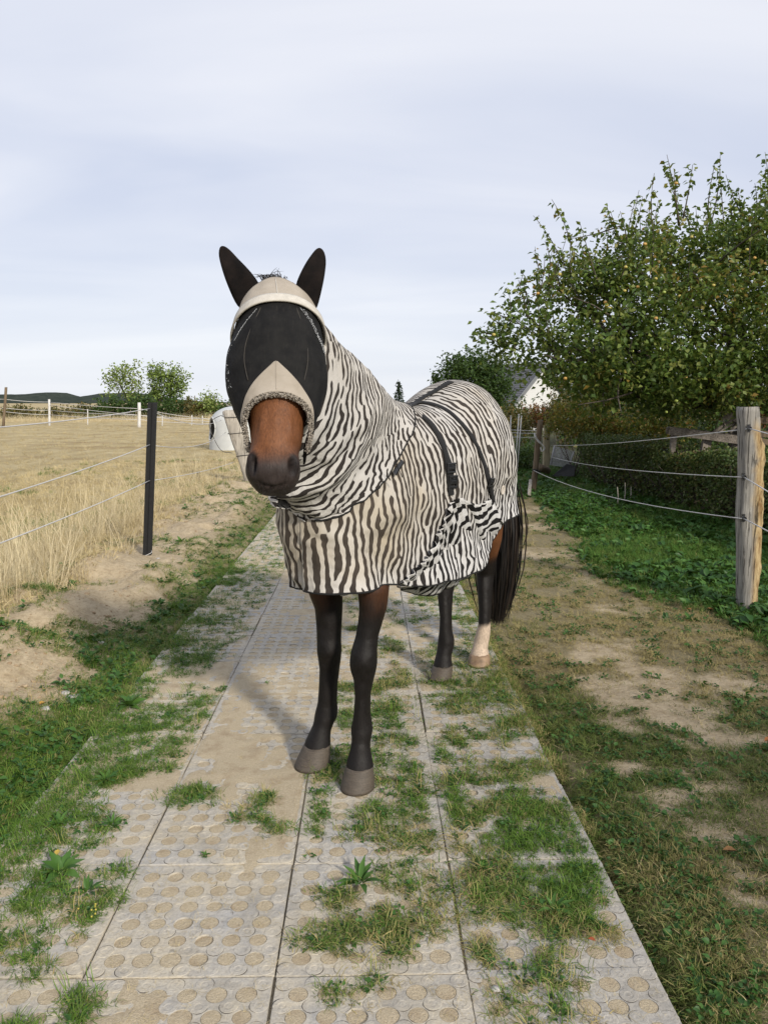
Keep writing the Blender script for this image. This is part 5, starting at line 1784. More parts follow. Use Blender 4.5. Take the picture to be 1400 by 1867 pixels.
c1 = q.mix(q.ramp(g_, .3, .7), (.15, .14, .125), (.37, .35, .315))
c1 = q.mix(q.ramp(q.noise(5, 3, .6, q.pos(obj=True)), .5, .7, 0, .5), c1, (.13, .125, .12))
c2 = q.mix(q.ramp(q.noise(2.2, 6, .7, q.pos((16, 16, 3), obj=True)), .35, .65), (.17, .095, .035), (.52, .40, .22))
c = q.mix(q.attr('split'), c1, c2)
c = q.mix(q.math('MULTIPLY', cr2, .85), c, (.03, .025, .02))
q.set(Base_Color=c, Roughness=.88, Specular_IOR_Level=.15)
q.bump(q.math('SUBTRACT', g_, q.math('MULTIPLY', cr2, 1.5)), .9, .012)
gp_ = add('timber_post', v_, f_, q.m, rf, attrs={'split': np.concatenate(spl)})
gp_['label'] = 'thick grey split timber post with golden torn side'


def insulator(P, parent):
    x, y, z = P
    ps_ = [box((x, y - .012, z), (.020, .016, .055)), tube([(x, y - .02, z + .01), (x - .006, y - .045, z + .004), (x - .012, y - .052, z)], [.011, .009, .006], 8)]
    ring = np.linspace(0, 2 * math.pi, 14)
    ps_.append(tube(np.c_[x - .012 + .013 * np.cos(ring), np.full(14, y - .055), z + .013 * np.sin(ring)], .0045, 6))
    v_, f_ = merge(ps_)
    o = add('insulator', v_, f_, M_plastic, parent, smooth=False)
    return o


INS = [(1362, 781), (1352.5, 869), (1352.5, 944)]
insp = []
for u, v in INS:
    P = at(u, v, RB[1] - .078)
    insulator(P, gp_); insp.append(P + np.array([-.012, -.055, 0]))
# far posts
DB = on_ground(971, 899); DB[2] = 0; DT = at(985, 766, DB[1])
v_, f_ = post_mesh(DB - np.array([0, 0, .03]), DT, round_prof(.052, .05), 5, 12, .006, .85)
o = add('timber_post', v_, f_, M_brownw, rf); o['label'] = 'thin dark brown post leaning right'
EB = on_ground(994, 866); EB[2] = 0; ET = at(997, 776, EB[1])
v_, f_ = post_mesh(EB - np.array([0, 0, .03]), ET, round_prof(.068, .05, 14, .4), 6, 12, .004, .95)
o = add('timber_post', v_, f_, m_wood('straw_wood', (.24, .20, .12), (.40, .35, .23), (22, 22, 1.2)), rf); o['label'] = 'pale squared post with drilled holes'
for vv in (781, 790, 801):
    c0 = at(1000 - (vv - 781) * .1, vv, EB[1] - .048)
    aa = np.linspace(0, 2 * math.pi, 12, endpoint=False)
    v2, f2 = loft([c0 + .016 * np.c_[np.cos(aa), 0 * aa - .1, np.sin(aa)], c0 + .016 * np.c_[np.cos(aa), 0 * aa + .6, np.sin(aa)]])
    add('drill_hole', v2, f2, m_plain('hole_dark', (.02, .016, .01), .9) if 'hole_dark' not in bpy.data.materials else bpy.data.materials['hole_dark'], o)
v_, f_ = post_mesh(on_ground(964, 905), at(967, 874, DB[1] - .1), round_prof(.03, .02, 8), 8, 4, .004, .9)
o = add('prop_stake', v_, f_, M_pale, rf)
ends = [at(1004, 812, EB[1] - .06), at(1004, 833, EB[1] - .06), at(971, 857, DB[1] - .06)]
for k in range(3):
    rope(ends[k], insp[k], [.04, .06, .10][k], rf, .0040)
    nxt = insp[k] + np.array([.10, -3.0, [.03, -.03, -.05][k]])
    tgt = [at(1400, 791, RB[1] - .35), at(1400, 897, RB[1] - .5), at(1400, 969, RB[1] - .55)][k]
    d_ = tgt - insp[k]
    rope(insp[k], insp[k] + d_ * 6, .0, rf, .0040)
# rope handle and loop on the far posts
v_, f_ = tube(smooth_path([at(984, 807, DB[1] - .08), at(975, 796, DB[1] - .12), at(974, 791, DB[1] - .1), at(980, 804, DB[1] - .12), at(988, 811, DB[1] - .1), at(992, 818, DB[1] - .08), at(988, 823, DB[1] - .08), at(985, 816, DB[1] - .08)], 40), .013, 7)
add('rope_handle', v_, f_, M_rope, rf)
v_, f_ = tube(smooth_path([at(970, 857, DB[1] - .1), at(977, 857, DB[1] - .1), at(985, 861, DB[1] - .08)], 10), .014, 7)
add('rope_handle', v_, f_, M_black, rf)

# gate tapes behind the horse, plastic stakes
gt = empty('stake_fence', on_ground(935, 868), 'thin plastic stakes with white tape behind the horse, left of the brown post', 'fence')
for u0, v0, u1, v1 in ((938, 868, 945.5, 757), (942, 868, 950, 760), (928, 868, 931, 760)):
    v_, f_ = tube([at(u0, v0, 16.5), at(u1, v1, 16.5)], .012, 6); o = add('stake', v_, f_, M_white_post, gt)
    v_, f_ = tube([at(u1, v1, 16.5), at(u1 + .1, v1 - 2, 16.5)], .02, 6); add('stake_tip', v_, f_, M_white_post, o)
for v0, v1 in ((783, 785), (788, 790), (796, 797)):
    rope(at(922, v0, 16.6), at(980, v1, 16.6), .01, gt, .008)

# far fence across the field
ff = empty('field_fence', at(254, 775, 50) * np.array([1, 1, 0]), 'distant white post and rope fence at the far edge of the field', 'fence')
FP = [(5, 759, 50, 706, .085, 1), (90, 763, 52, 728, .075, 0), (160, 764, 54, 746, .035, 0), (254, 775, 47, 734, .10, 0), (296, 773, 50, 757, .03, 0), (350, 773, 51, 757, .03, 0), (369, 772, 52, 758, .03, 0)]
for u, v, Y, vt, r_, kd in FP:
    B_ = at(u, v, Y); B_[2] = min(B_[2], .1); T_ = at(u + (7 if kd else .5), vt, Y)
    v_, f_ = post_mesh(B_ - np.array([0, 0, .3]), T_, round_prof(r_, r_, 8), 11, 4, .004, .95)
    o = add('fence_post', v_, f_, M_brownw if kd else M_white_post, ff)
    if kd: o['label'] = 'tall brown leaning timber post'
for pts in ([(-40, 722, 48), (10, 728, 50), (90, 733, 52), (254, 745, 47), (370, 763, 51), (440, 764, 52)], [(-40, 741, 48), (8, 744, 50), (90, 748, 52), (254, 757, 47), (370, 768, 51), (440, 768, 52)], [(90, 738, 52), (254, 757, 47.2), (370, 763.5, 51), (440, 765, 52)], [(5, 750, 50), (90, 756, 52), (254, 765, 47), (370, 772, 51), (440, 772, 52)]):
    P_ = [at(*p) for p in pts]
    v_, f_ = merge([tube(sag(P_[i], P_[i + 1], .05, 6), .016, 5) for i in range(len(P_) - 1)])
    add('rope', v_, f_, M_rope, ff)

# ------------------------------------------------------------------ the white calf hut
HB = on_ground(424, 824); hx, hy = HB[0], HB[1]
hut = empty('calf_hut', (hx, hy + .8, 0), 'white domed calf hut with round opening on the dry field behind the leaning post', 'calf hut')
hc_ = np.array([hx, hy + .8, 0])
nA, nZ = 72, 26
Rr, Hh = .84, 1.38
V_, F_ = [], []
for i in range(nZ + 1):
    t = i / nZ
    if t < .55: rr_, z_ = Rr * (1 - .06 * t / .55), Hh * .62 * t / .55
    else:
        th = (t - .55) / .45 * math.pi / 2
        rr_, z_ = Rr * .94 * math.cos(th), Hh * (.62 + .38 * math.sin(th))
    for j in range(nA):
        a0 = 2 * math.pi * j / nA
        V_.append(hc_ + (max(rr_, .01) * math.cos(a0), max(rr_, .01) * math.sin(a0), z_))
V_ = np.array(V_)
fcs = grid_faces(nZ + 1, nA, True)
a_op = rad(205)
cen = V_[fcs].mean(1) - hc_
da = (np.arctan2(cen[:, 1], cen[:, 0]) - a_op + math.pi) % (2 * math.pi) - math.pi
keep = np.hypot(da * .84 / .33, (cen[:, 2] - .68) / .34) > 1
M_hut = m_plain('hut_plastic', (.50, .51, .50), .5, .10, 4, .05)
o = add('shell', V_, fcs[keep], M_hut, hut)
s_ = o.modifiers.new('thickness', 'SOLIDIFY'); s_.thickness = .03
tq = np.linspace(0, 2 * math.pi, 48); zq = .68 + .355 * np.sin(tq); aq = a_op + (.345 / .84) * np.cos(tq)
rq = np.where(zq < Hh * .62, Rr * (1 - .06 * zq / (Hh * .62)), Rr * .94 * np.cos(np.arcsin(np.clip((zq / Hh - .62) / .38, 0, 1)))) + .005
v_, f_ = tube(hc_ + np.c_[rq * np.cos(aq), rq * np.sin(aq), zq], .022, 6)
add('opening_rim', v_, f_, M_hut, hut)
add('straw_bed', np.array([hc_ + (.75 * math.cos(k), .75 * math.sin(k), .25) for k in np.linspace(0, 6.283, 20)[:-1]]), [tuple(range(19))], m_plain('straw', (.35, .26, .12), .9, .4, 20), hut)
aa = np.linspace(0, 2 * math.pi, 20)
tpz = at(417.5, 735, hc_[1])
v_, f_ = tube(hc_ + np.c_[.07 * np.cos(aa) + (tpz[0] - hx), 0 * aa, Hh + .07 + .07 * np.sin(aa)], .012, 6)
add('lifting_ring', v_, f_, m_plain('grey_metal', (.2, .2, .2), .4, .2, 20, 0, .6), hut)

# ------------------------------------------------------------------ trees and shrubs
def leaves(n_pts, L, W, rs_, bias=None, flat=.5, droop=.35):
    """loose leaves: positions (n,3) -> folded quads; returns verts, faces, random number per vertex"""
    n = len(n_pts)
    a_ = rs_.random(n) * 6.283
    el = rs_.normal(-.35, .5, n)
    d = np.c_[np.cos(a_) * np.cos(el), np.sin(a_) * np.cos(el), np.sin(el)]
    up = np.c_[rs_.normal(0, flat, n), rs_.normal(0, flat, n), np.ones(n)]
    if bias is not None: up = up + bias
    s_ = np.cross(d, up); s_ /= np.linalg.norm(s_, axis=1)[:, None] + 1e-9
    nn_ = np.cross(s_, d)
    l = (L * rs_.uniform(.6, 1.15, n))[:, None]; w = (W * rs_.uniform(.7, 1.15, n))[:, None] / 2
    b0 = n_pts
    p1 = b0 + d * l * .42 - s_ * w + nn_ * w * .35
    p2 = b0 + d * l * .42 + s_ * w + nn_ * w * .35
    tip = b0 + d * l - nn_ * l * droop * .3
    V_ = np.stack([b0, p1, p2, tip], 1).reshape(-1, 3)
    i = np.arange(n)[:, None] * 4
    F_ = np.concatenate([i + np.array([[0, 3, 1]]), i + np.array([[0, 2, 3]])], 1).reshape(-1, 3)
    return V_, F_, np.repeat(rs_.random(n), 4)


def crown_points(blobs, n_tw, per, rs_, spread=.16, hollow=.55):
    """twig clusters spread through a union of ellipsoids, thin towards the middle"""
    vol = np.array([b[1][0] * b[1][1] * b[1][2] for b in blobs]) ** .75
    pick = rs_.choice(len(blobs), n_tw, p=vol / vol.sum())
    d = rs_.normal(0, 1, (n_tw, 3)); d /= np.linalg.norm(d, axis=1)[:, None]
    rr_ = (hollow + (1 - hollow) * rs_.random(n_tw) ** .7) * (1 + .10 * rs_.normal(0, 1, n_tw))
    C = np.array([b[0] for b in blobs])[pick]; S = np.array([b[1] for b in blobs])[pick]
    tw = C + d * S * rr_[:, None]
    k = rs_.integers(int(per * .5), int(per * 1.5) + 1, n_tw)
    P = np.repeat(tw, k, 0)
    ax = rs_.normal(0, 1, (n_tw, 3)) + d * 1.0 + np.array([0, 0, .35]); ax /= np.linalg.norm(ax, axis=1)[:, None]
    t = rs_.random(len(P)) - .3
    P = P + np.repeat(ax, k, 0) * (t * spread * 2.2)[:, None] + rs_.normal(0, spread * .28, P.shape)
    return P, tw


def limb(a, b, r0, r1, bend, rs_, n=8):
    a, b = np.array(a, float), np.array(b, float)
    m_ = (a + b) / 2 + rs_.normal(0, 1, 3) * bend * np.linalg.norm(b - a)
    t = np.linspace(0, 1, n)[:, None]
    P = a * (1 - t) ** 2 + 2 * m_ * t * (1 - t) + b * t * t
    return tube(P, r0 + (r1 - r0) * t[:, 0], 7), P


M_bark = m_wood('bark', (.045, .036, .028), (.105, .085, .065), (14, 14, 3.0), .9, 1.0)
APPLE_C = [(.040, .075, .018), (.066, .115, .024), (.10, .16, .034), (.15, .205, .044), (.21, .235, .06), (.25, .16, .035)]
M_apple_leaf = m_leaf('apple_leaf', APPLE_C, .42, .38, spec=.4)

# apple tree
AR = np.random.default_rng(77)


def blob(u, v, Y, ru, rv, ry):
    c0 = at(u, v, Y); k = mpp(c0)
    return (c0, np.array([ru * k, ry, rv * k]))


AB = [blob(925, 618, 10.4, 42, 38, .5), blob(960, 575, 10.5, 52, 55, .7), blob(995, 640, 10.6, 62, 62, .8), blob(1010, 545, 10.7, 55, 50, .7), blob(1065, 510, 10.9, 70, 50, .9), blob(1100, 600, 10.5, 115, 100, 1.4), blob(1160, 490, 11, 90, 60, 1.2), blob(1200, 600, 10.9, 140, 120, 1.8),
      blob(1255, 490, 11.1, 90, 62, 1.4), blob(1330, 470, 11.2, 95, 62, 1.5), blob(1395, 430, 11.3, 70, 70, 1.3), blob(1330, 610, 11.1, 150, 120, 2.0), blob(1450, 540, 11.4, 140, 150, 2.0), blob(1580, 600, 11.6, 140, 140, 2.0), blob(1110, 690, 10.8, 110, 50, 1.2), blob(1240, 690, 10.9, 120, 45, 1.4), blob(1375, 670, 10.8, 70, 40, 1.0), blob(1150, 725, 11.6, 110, 35, 1.0), blob(1290, 730, 12.2, 120, 36, 1.0), blob(1400, 730, 12.2, 90, 40, 1.0)]
TB = on_ground(1330, 880); TB = np.array([at(1330, 760, 13.0)[0], 13.0, 0.0])
apple = empty('apple_tree', TB, 'large apple tree with yellow apples and tall shoots overhanging the hedge', 'tree')
tw_all = []
parts_ = []
fork = TB + np.array([.05, -.4, 1.5])
t0, P0 = limb(TB - np.array([0, 0, .1]), fork, .17, .13, .05, AR); 
v_, f_ = t0; add('trunk', v_, f_, M_bark, apple)
lm = []
LIMB_P = []
for i, b in enumerate(AB):
    if i in (0, 3, 16): continue
    l_, P_ = limb(fork + AR.normal(0, .04, 3), b[0], .085, .02, .10, AR, 10); lm.append(l_); LIMB_P.append(P_)
    for k in range(4):
        s0 = P_[AR.integers(4, 10)]
        e0 = b[0] + AR.normal(0, .55, 3) * b[1]
        l2, P2 = limb(s0, e0, .022, .006, .12, AR, 6); lm.append(l2); LIMB_P.append(P2)
v_, f_ = merge(lm); add('branch', v_, f_, M_bark, apple)
PT_, TW = crown_points(AB, 5200, 12, AR, .17, .30)
clump = .6 * fbm(PT_[:, 0] * 2.1 + PT_[:, 1] * .9, PT_[:, 2] * 2.3 + PT_[:, 1] * .7, 405, 2) + .4 * fbm(PT_[:, 0] * 6 - PT_[:, 1] * 2, PT_[:, 2] * 6 + PT_[:, 1] * 3, 406, 2)
low_ = sstep(2.6, 1.8, PT_[:, 2])
PT_ = PT_[AR.random(len(PT_)) < np.clip(sstep(.36, .52, clump) + .75 * low_, 0, 1)]
# slim outer twigs that break the outline
SH = [(1215, 282, 1236, 412, 10.9), (1228, 310, 1240, 420, 10.9), (1262, 300, 1244, 400, 11.0), (1312, 283, 1288, 430, 10.9), (1302, 300, 1290, 400, 10.9), (1395, 305, 1400, 420, 11.1), (1385, 330, 1370, 440, 11.1), (1345, 345, 1350, 440, 11.2), (1335, 350, 1340, 430, 11.2), (1105, 370, 1140, 450, 10.8), (1112, 385, 1140, 470, 10.8), (1040, 435, 1130, 412, 10.8), (1165, 395, 1160, 470, 10.9), (1178, 400, 1172, 470, 10.9),
      (945, 510, 965, 575, 10.5), (955, 505, 968, 560, 10.5), (1022, 455, 1040, 520, 10.7), (1062, 455, 1070, 520, 10.8), (872, 612, 930, 625, 10.3), (890, 575, 935, 600, 10.3), (900, 570, 940, 590, 10.3), (1130, 385, 1145, 450, 10.8), (920, 670, 940, 630, 10.3), (890, 640, 930, 625, 10.3), (1360, 390, 1370, 450, 11.2), (1270, 400, 1262, 450, 11), (1195, 395, 1200, 440, 11), (1005, 470, 1020, 530, 10.7), (975, 500, 985, 545, 10.6), (870, 600, 900, 610, 10.3)]
sh, shp = [], []
for k in range(85):                       # the year's upright shoots all over the top of the crown
    b = AB[AR.integers(0, len(AB) - 4)]
    d_ = AR.normal(0, 1, 3); d_[2] = abs(d_[2]) + .5; d_ /= np.linalg.norm(d_)
    a0 = b[0] + d_ * b[1] * .85
    b0 = a0 + (d_ * .5 + np.array([0, 0, .9]) + AR.normal(0, .25, 3)) * AR.uniform(.2, .55)
    l_, P_ = limb(a0, b0, .008, .0025, .08, AR, 9); sh.append(l_)
    kk = int(np.linalg.norm(b0 - a0) * 42); t = AR.random(kk)
    q_ = np.stack([np.interp(t, np.linspace(0, 1, 9), P_[:, j]) for j in range(3)], 1)
    shp.append(q_ + AR.normal(0, .02, q_.shape))
for u0, v0, u1, v1, Y in SH:
    a0, b0 = at(u1, v1, Y), at(u0, v0, Y + AR.normal(0, .15))
    l_, P_ = limb(a0, b0, .011, .003, .06, AR, 9); sh.append(l_)
    ln = np.linalg.norm(b0 - a0); k = int(ln * 46)
    t = AR.random(k) ** .85
    q_ = np.stack([np.interp(t, np.linspace(0, 1, 9), P_[:, j]) for j in range(3)], 1)
    shp.append(q_ + AR.normal(0, .022, q_.shape))
v_, f_ = merge(sh); add('shoot', v_, f_, M_bark, apple)
ALLP = np.concatenate([PT_, np.concatenate(shp)])
# the leaves that show largest are parts of their own, the rest one mass
dist = np.linalg.norm(ALLP - CAM, axis=1) + np.where(ALLP[:, 0] / ALLP[:, 1] > .52, 50, 0)
dist[len(PT_):] -= 4.0 * (AR.random(len(ALLP) - len(PT_)) < .12)
order = np.argsort(dist)
near, rest = order[:290], order[290:]
V_, F_, rn = leaves(ALLP[rest], .088, .055, AR, flat=.8)
# older leaves yellow in a few clumps
yel = sstep(.60, .70, fbm(ALLP[rest][:, 0] * 1.3, ALLP[rest][:, 2] * 1.3, 401, 3))
rn = np.clip(rn * .82 + .30 * np.repeat(yel * AR.random(len(yel)), 4), 0, 1)
fo_ = add('foliage', V_, F_, M_apple_leaf, apple, smooth=False, attrs={'rnd': rn}); fo_['kind'] = 'stuff'
lvA, lfA = leaf_shape(.085, .052, .2, .4)
alm = [mesh_data('leaf', lvA, lfA, [M_apple_leaf], attrs={'rnd': [c_] * len(lvA)}) for c_ in (.2, .35, .5, .65, .8)]
for i in near:
    o = inst('leaf', alm[AR.integers(0, 5)], ALLP[i], apple, (AR.normal(-.4, .5), AR.normal(0, .5), AR.random() * 6.283), AR.uniform(.75, 1.15))
# apples
bm = bmesh.new(); bmesh.ops.create_uvsphere(bm, u_segments=14, v_segments=10, radius=.034)
av = np.array([v.co for v in bm.verts]); af = [tuple(v.index for v in f.verts) for f in bm.faces]; bm.free()
rho = np.hypot(av[:, 0], av[:, 1])
av[:, 2] = av[:, 2] * .9 - .012 * np.exp(-(rho / .012) ** 2) * np.sign(av[:, 2])
apm = []
for nm, c_ in (('yellow_apple', (.40, .33, .08)), ('orange_apple', (.42, .25, .06)), ('green_apple', (.28, .34, .07))):
    apm.append(mesh_data('apple', av, af, [m_plain(nm, c_, .35, .25, 30)]))
stalk = mesh_data('stalk', *tube([(0, 0, .024), (.004, 0, .040), (.010, 0, .055)], .0018, 5), mats=[M_bark])
APX = [(1103, 551, 1), (1105, 557, 0), (1111, 562, 0), (1138, 530, 0), (1162, 523, 1), (1195, 508, 0), (1195, 580, 1), (1088, 586, 2), (1100, 586, 1), (1210, 533, 2), (1238, 540, 0), (1152, 640, 2), (1260, 432, 0), (1281, 475, 2), (900, 610, 0), (1175, 445, 1), (1140, 487, 0), (1232, 334, 1), (1250, 689, 1), (980, 535, 1), (1030, 690, 1), (1361, 455, 0), (1375, 470, 1), (1020, 500, 0), (1232, 731, 2), (1214, 751, 2), (1300, 520, 0), (1110, 650, 2)]
for u, v, k in APX:
    d_ = ray(u, v); d_ = d_ / np.linalg.norm(d_)
    dd = np.linalg.norm(np.cross(ALLP - CAM, d_), axis=1)
    cl = ALLP[dd < .30]
    Y = (np.percentile(np.linalg.norm(cl - CAM, axis=1), 4) - .05) * d_[1] if len(cl) else 10.5
    P = at(u, v, Y)
    o = inst('apple', apm[k], P, apple, (AR.normal(0, .3), AR.normal(0, .3), AR.random() * 6), AR.uniform(.58, .78))
    s_ = bpy.data.objects.new('stalk', stalk); COL.objects.link(s_); s_.parent = o


def shrub(name, label, cat, blobs, n_tw, per, leaf, cols, seed, group=None, stems=True, hollow=.4, spread=.12, trunk=None, ground=0.0, flat=.7, trans=.3):
    rs_ = np.random.default_rng(seed)
    base = np.mean([b[0] for b in blobs], 0) * np.array([1, 1, 0]) + np.array([0, 0, ground])
    if trunk is not None: base = np.array(trunk, float)
    e_ = empty(name, base, label, cat, group)
    P, tw = crown_points(blobs, n_tw, per, rs_, spread, hollow)
    P = P[P[:, 2] > ground + .03]
    V_, F_, rn = leaves(P, leaf, leaf * .62, rs_, flat=flat)
    key = 'leaf_' + '_'.join('%d' % int(c_ * 1000) for c_ in cols[0])
    mt_ = bpy.data.materials.get(key) or m_leaf(key, cols, .5, trans)
    add('foliage', V_, F_, mt_, e_, smooth=False, attrs={'rnd': rn})
    if stems:
        st = []
        if trunk is not None:
            h_ = max(.3, min(b[0][2] for b in blobs) - ground)
            fk = base + np.array([0, 0, h_ * .8])
            st.append(limb(base - (0, 0, .1), fk, .03 * h_ + .05, .03 * h_ + .03, .04, rs_)[0])
            for b in blobs:
                st.append(limb(fk, b[0] + rs_.normal(0, .2, 3) * b[1], .02 * h_ + .03, .012, .08, rs_)[0])
        else:
            for b in blobs:
                for k in range(3): st.append(limb(base + rs_.normal(0, .15, 3) * np.array([1, 1, 0]), b[0] + rs_.normal(0, .45, 3) * b[1], .010, .004, .1, rs_)[0])
        v_, f_ = merge(st); add('trunk' if trunk is not None else 'stem', v_, f_, M_bark, e_)
    return e_


DARKG = [(.018, .040, .012), (.030, .062, .017), (.045, .088, .022), (.07, .12, .03)]
MIDG = [(.05, .085, .02), (.085, .14, .03), (.125, .19, .04), (.17, .22, .055)]
PALEG = [(.13, .19, .045), (.19, .26, .06), (.25, .32, .08), (.30, .34, .12)]
YELL = [(.07, .095, .02), (.15, .16, .03), (.27, .235, .04), (.28, .12, .03)]
REDD = [(.05, .035, .014), (.13, .035, .015), (.17, .06, .02), (.20, .11, .03)]
OLIVE = [(.05, .058, .018), (.085, .085, .026), (.12, .105, .03), (.16, .10, .03)]

# broad dark tree behind the horse
BT = [blob(850, 690, 24, 60, 45, 1.0), blob(900, 690, 24, 38, 48, 1.0), blob(870, 665, 24.3, 45, 30, .8), blob(830, 672, 24, 25, 28, .6), blob(880, 740, 24.5, 70, 45, 1.0), blob(800, 690, 24, 14, 14, .3)]
shrub('bushy_tree', 'dense dark green bushy tree behind the horse\'s rump', 'tree', BT, 950, 12, .11, MIDG[:1] + DARKG[1:], 501, trunk=(at(880, 760, 24.5)[0], 24.5, 0), hollow=.35, spread=.16)
# unseen tree added beside the camera to lay shade over the right verge
def sblob(x, y, z, r_): return (np.array([x, y, z]), np.array([r_, r_, r_ * .8]))


shrub('shade_tree', 'added tree out of view, casting dappled shade on the right lawn', 'tree', [sblob(5.6, -3.4, 3.3, 1.5), sblob(6.6, -2.4, 3.6, 1.4), sblob(4.9, -2.4, 2.9, 1.0), sblob(6.2, -4.6, 3.7, 1.4), sblob(7.6, -3.6, 3.5, 1.5)], 420, 12, .11, DARKG, 502, trunk=(6.4, -3.0, 0), hollow=.2, spread=.2)
# small dark conifer over the horse's back
cb = at(727, 745, 60); ck = mpp(cb)
e_ = empty('conifer', (cb[0], cb[1], 0), 'small dark conifer showing above the horse\'s back', 'tree')
rs_ = np.random.default_rng(61); P = []
for k in range(900):
    t = rs_.random() ** .7; zt_ = at(727, 694, 60)[2]
    z_ = zt_ - t * 3.4; rr_ = .05 + t * .95 * (0.6 + .5 * abs(math.sin(t * 16)))
    a0 = rs_.random() * 6.283; r2 = rr_ * rs_.random() ** .5
    P.append((cb[0] + r2 * math.cos(a0), cb[1] + r2 * math.sin(a0), z_ - .25 * r2))
V_, F_, rn = leaves(np.array(P), .28, .12, rs_)
add('foliage', V_, F_, m_leaf('conifer_needles', [(.012, .024, .012), (.02, .038, .017), (.03, .05, .02)], .6, .1), e_, smooth=False, attrs={'rnd': rn})
v_, f_ = tube([(cb[0], cb[1], -.1), (cb[0], cb[1], at(727, 700, 60)[2])], [.12, .02], 7); add('trunk', v_, f_, M_bark, e_)

# trees on the far edge of the field
def far_blob(u, v, ru, rv, Y=74, ry=1.6): return blob(u, v, Y, ru, rv, ry)


FARG = 'trees and bushes along the far field edge'
shrub('ash_tree', 'left of two light, half bare trees at the far field edge', 'tree', [far_blob(222, 700, 30, 36), far_blob(240, 678, 20, 18), far_blob(208, 690, 18, 24), far_blob(247, 712, 18, 22)], 300, 5, .30, PALEG[:3] + [(.22, .22, .12)], 511, FARG, hollow=.25, spread=.4, trunk=(at(236, 760, 74)[0], 74, -.5), trans=.2)
shrub('ash_tree', 'right and fuller of two light trees at the far field edge', 'tree', [far_blob(300, 700, 34, 36), far_blob(285, 685, 18, 22), far_blob(322, 695, 22, 30), far_blob(300, 720, 30, 20)], 420, 7, .30, [(.06, .10, .025)] + PALEG[:3], 512, FARG, hollow=.2, spread=.4, trunk=(at(287, 760, 74)[0], 74, -.5), trans=.2)
for k, (u, v, ru, rv, cols, lab, n_) in enumerate([(205, 742, 32, 18, MIDG, 'low green bush at the foot of the left light tree', 260), (258, 738, 26, 22, MIDG, 'green bush between the two light trees', 260), (318, 742, 30, 24, MIDG, 'green bush under the fuller light tree', 300),
                                               (350, 745, 18, 18, OLIVE, 'brownish bush right of the two light trees', 200), (380, 738, 22, 22, PALEG, 'round yellow green bush left of the white hut', 260), (150, 748, 22, 10, OLIVE, 'low brown bush at the left end of the far bushes', 140), (100, 752, 30, 7, OLIVE, 'low straw coloured scrub behind the far fence', 160),
                                               (30, 750, 40, 9, OLIVE, 'low scrub by the brown leaning post', 200), (170, 752, 30, 10, MIDG, 'low dark bush between the far fence posts', 160), (415, 748, 26, 14, MIDG, 'green bush behind the white hut', 160)]):
    shrub('bush', lab, 'bush', [far_blob(u, v, ru, rv, 70 + k % 3), far_blob(u + ru * .4, v + 4, ru * .7, rv * .8, 71), far_blob(u - ru * .45, v + 5, ru * .6, rv * .75, 71.5)], n_, 7, .26, cols, 520 + k, FARG, hollow=.2, spread=.35, ground=-.6, trans=.2)
# rough grass bank at the far field edge
xs_ = R0.uniform(-46, -4, 5000); ys_ = R0.uniform(60, 66, 5000)
scatter('rough_grass', np.c_[xs_, ys_, gz(xs_, ys_) - .05], R0.random(5000), dry_s, R0.uniform(.7, 1.5, 5000), .3, 14)

# hedge along the right fence
q = None
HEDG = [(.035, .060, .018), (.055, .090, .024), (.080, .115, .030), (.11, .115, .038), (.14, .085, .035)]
hr_ = np.random.default_rng(91)
hedge = empty('hedge', (4.3, 10.5, 0), 'low clipped dark hedge behind the right fence', 'hedge')
def hedge_x(y): return 4.05 + .05 * np.sin(y * 1.3) + np.interp(y, [5, 9, 15], [.42, .30, 0])
n = 26000
y = hr_.uniform(4.6, 15.2, n)
side = hr_.random(n)
hh_ = .92 + .05 * np.sin(y * 2.1) + .05 * np.sin(y * .9 + 1) + np.interp(y, [8, 10, 15], [.0, -.08, -.05])
dx = np.where(side < .62, hr_.exponential(.06, n), hr_.uniform(0, .85, n))
zz = np.where(side < .62, hr_.random(n) ** .8 * hh_, hh_ - hr_.exponential(.05, n))
bul = .06 * (fbm(y * 2.2, zz * 2.6, 95, 3) - .5) * 2
thin = hr_.random(n) < np.clip(.35 + zz * 1.2, 0, 1)
P = np.c_[hedge_x(y) + dx - bul - .04 * (zz - .5), y, zz + .04 * hr_.normal(0, 1, n)][thin]
endc = np.hypot(np.maximum(0, P[:, 1] - 14.6), np.maximum(0, P[:, 2] - .7)) < .5
V_, F_, rn = leaves(P[endc], .052, .036, hr_, flat=.9)
rn = np.clip(rn * .8 + .3 * np.repeat(sstep(.5, .7, fbm(P[endc][:, 1] * 1.2, P[endc][:, 2] * 1.5, 97, 3)), 4) * hr_.random(len(rn)), 0, 1)
o = add('foliage', V_, F_, m_leaf('hedge_leaf', HEDG, .5, .2), hedge, smooth=False, attrs={'rnd': rn}); o['kind'] = 'stuff'
st = []
for k in range(70):
    y0 = hr_.uniform(4.8, 15); x0 = float(hedge_x(y0)) + hr_.uniform(.15, .6)
    for j in range(3):
        st.append(limb((x0, y0, -.05), (x0 + hr_.normal(0, .2), y0 + hr_.normal(0, .2), hr_.uniform(.5, .85)), .018, .004, .1, hr_, 5)[0])
v_, f_ = merge(st); add('stem', v_, f_, M_bark, hedge)
# dark twiggy core so that the hedge is not see-through
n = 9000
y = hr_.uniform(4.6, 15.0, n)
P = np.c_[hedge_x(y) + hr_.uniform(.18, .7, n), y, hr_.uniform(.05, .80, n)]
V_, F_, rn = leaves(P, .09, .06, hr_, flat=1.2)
o = add('inner_foliage', V_, F_, m_leaf('hedge_inner', [(.03, .035, .015), (.045, .04, .02), (.06, .04, .022)], .7, .1), hedge, smooth=False, attrs={'rnd': rn}); o['kind'] = 'stuff'

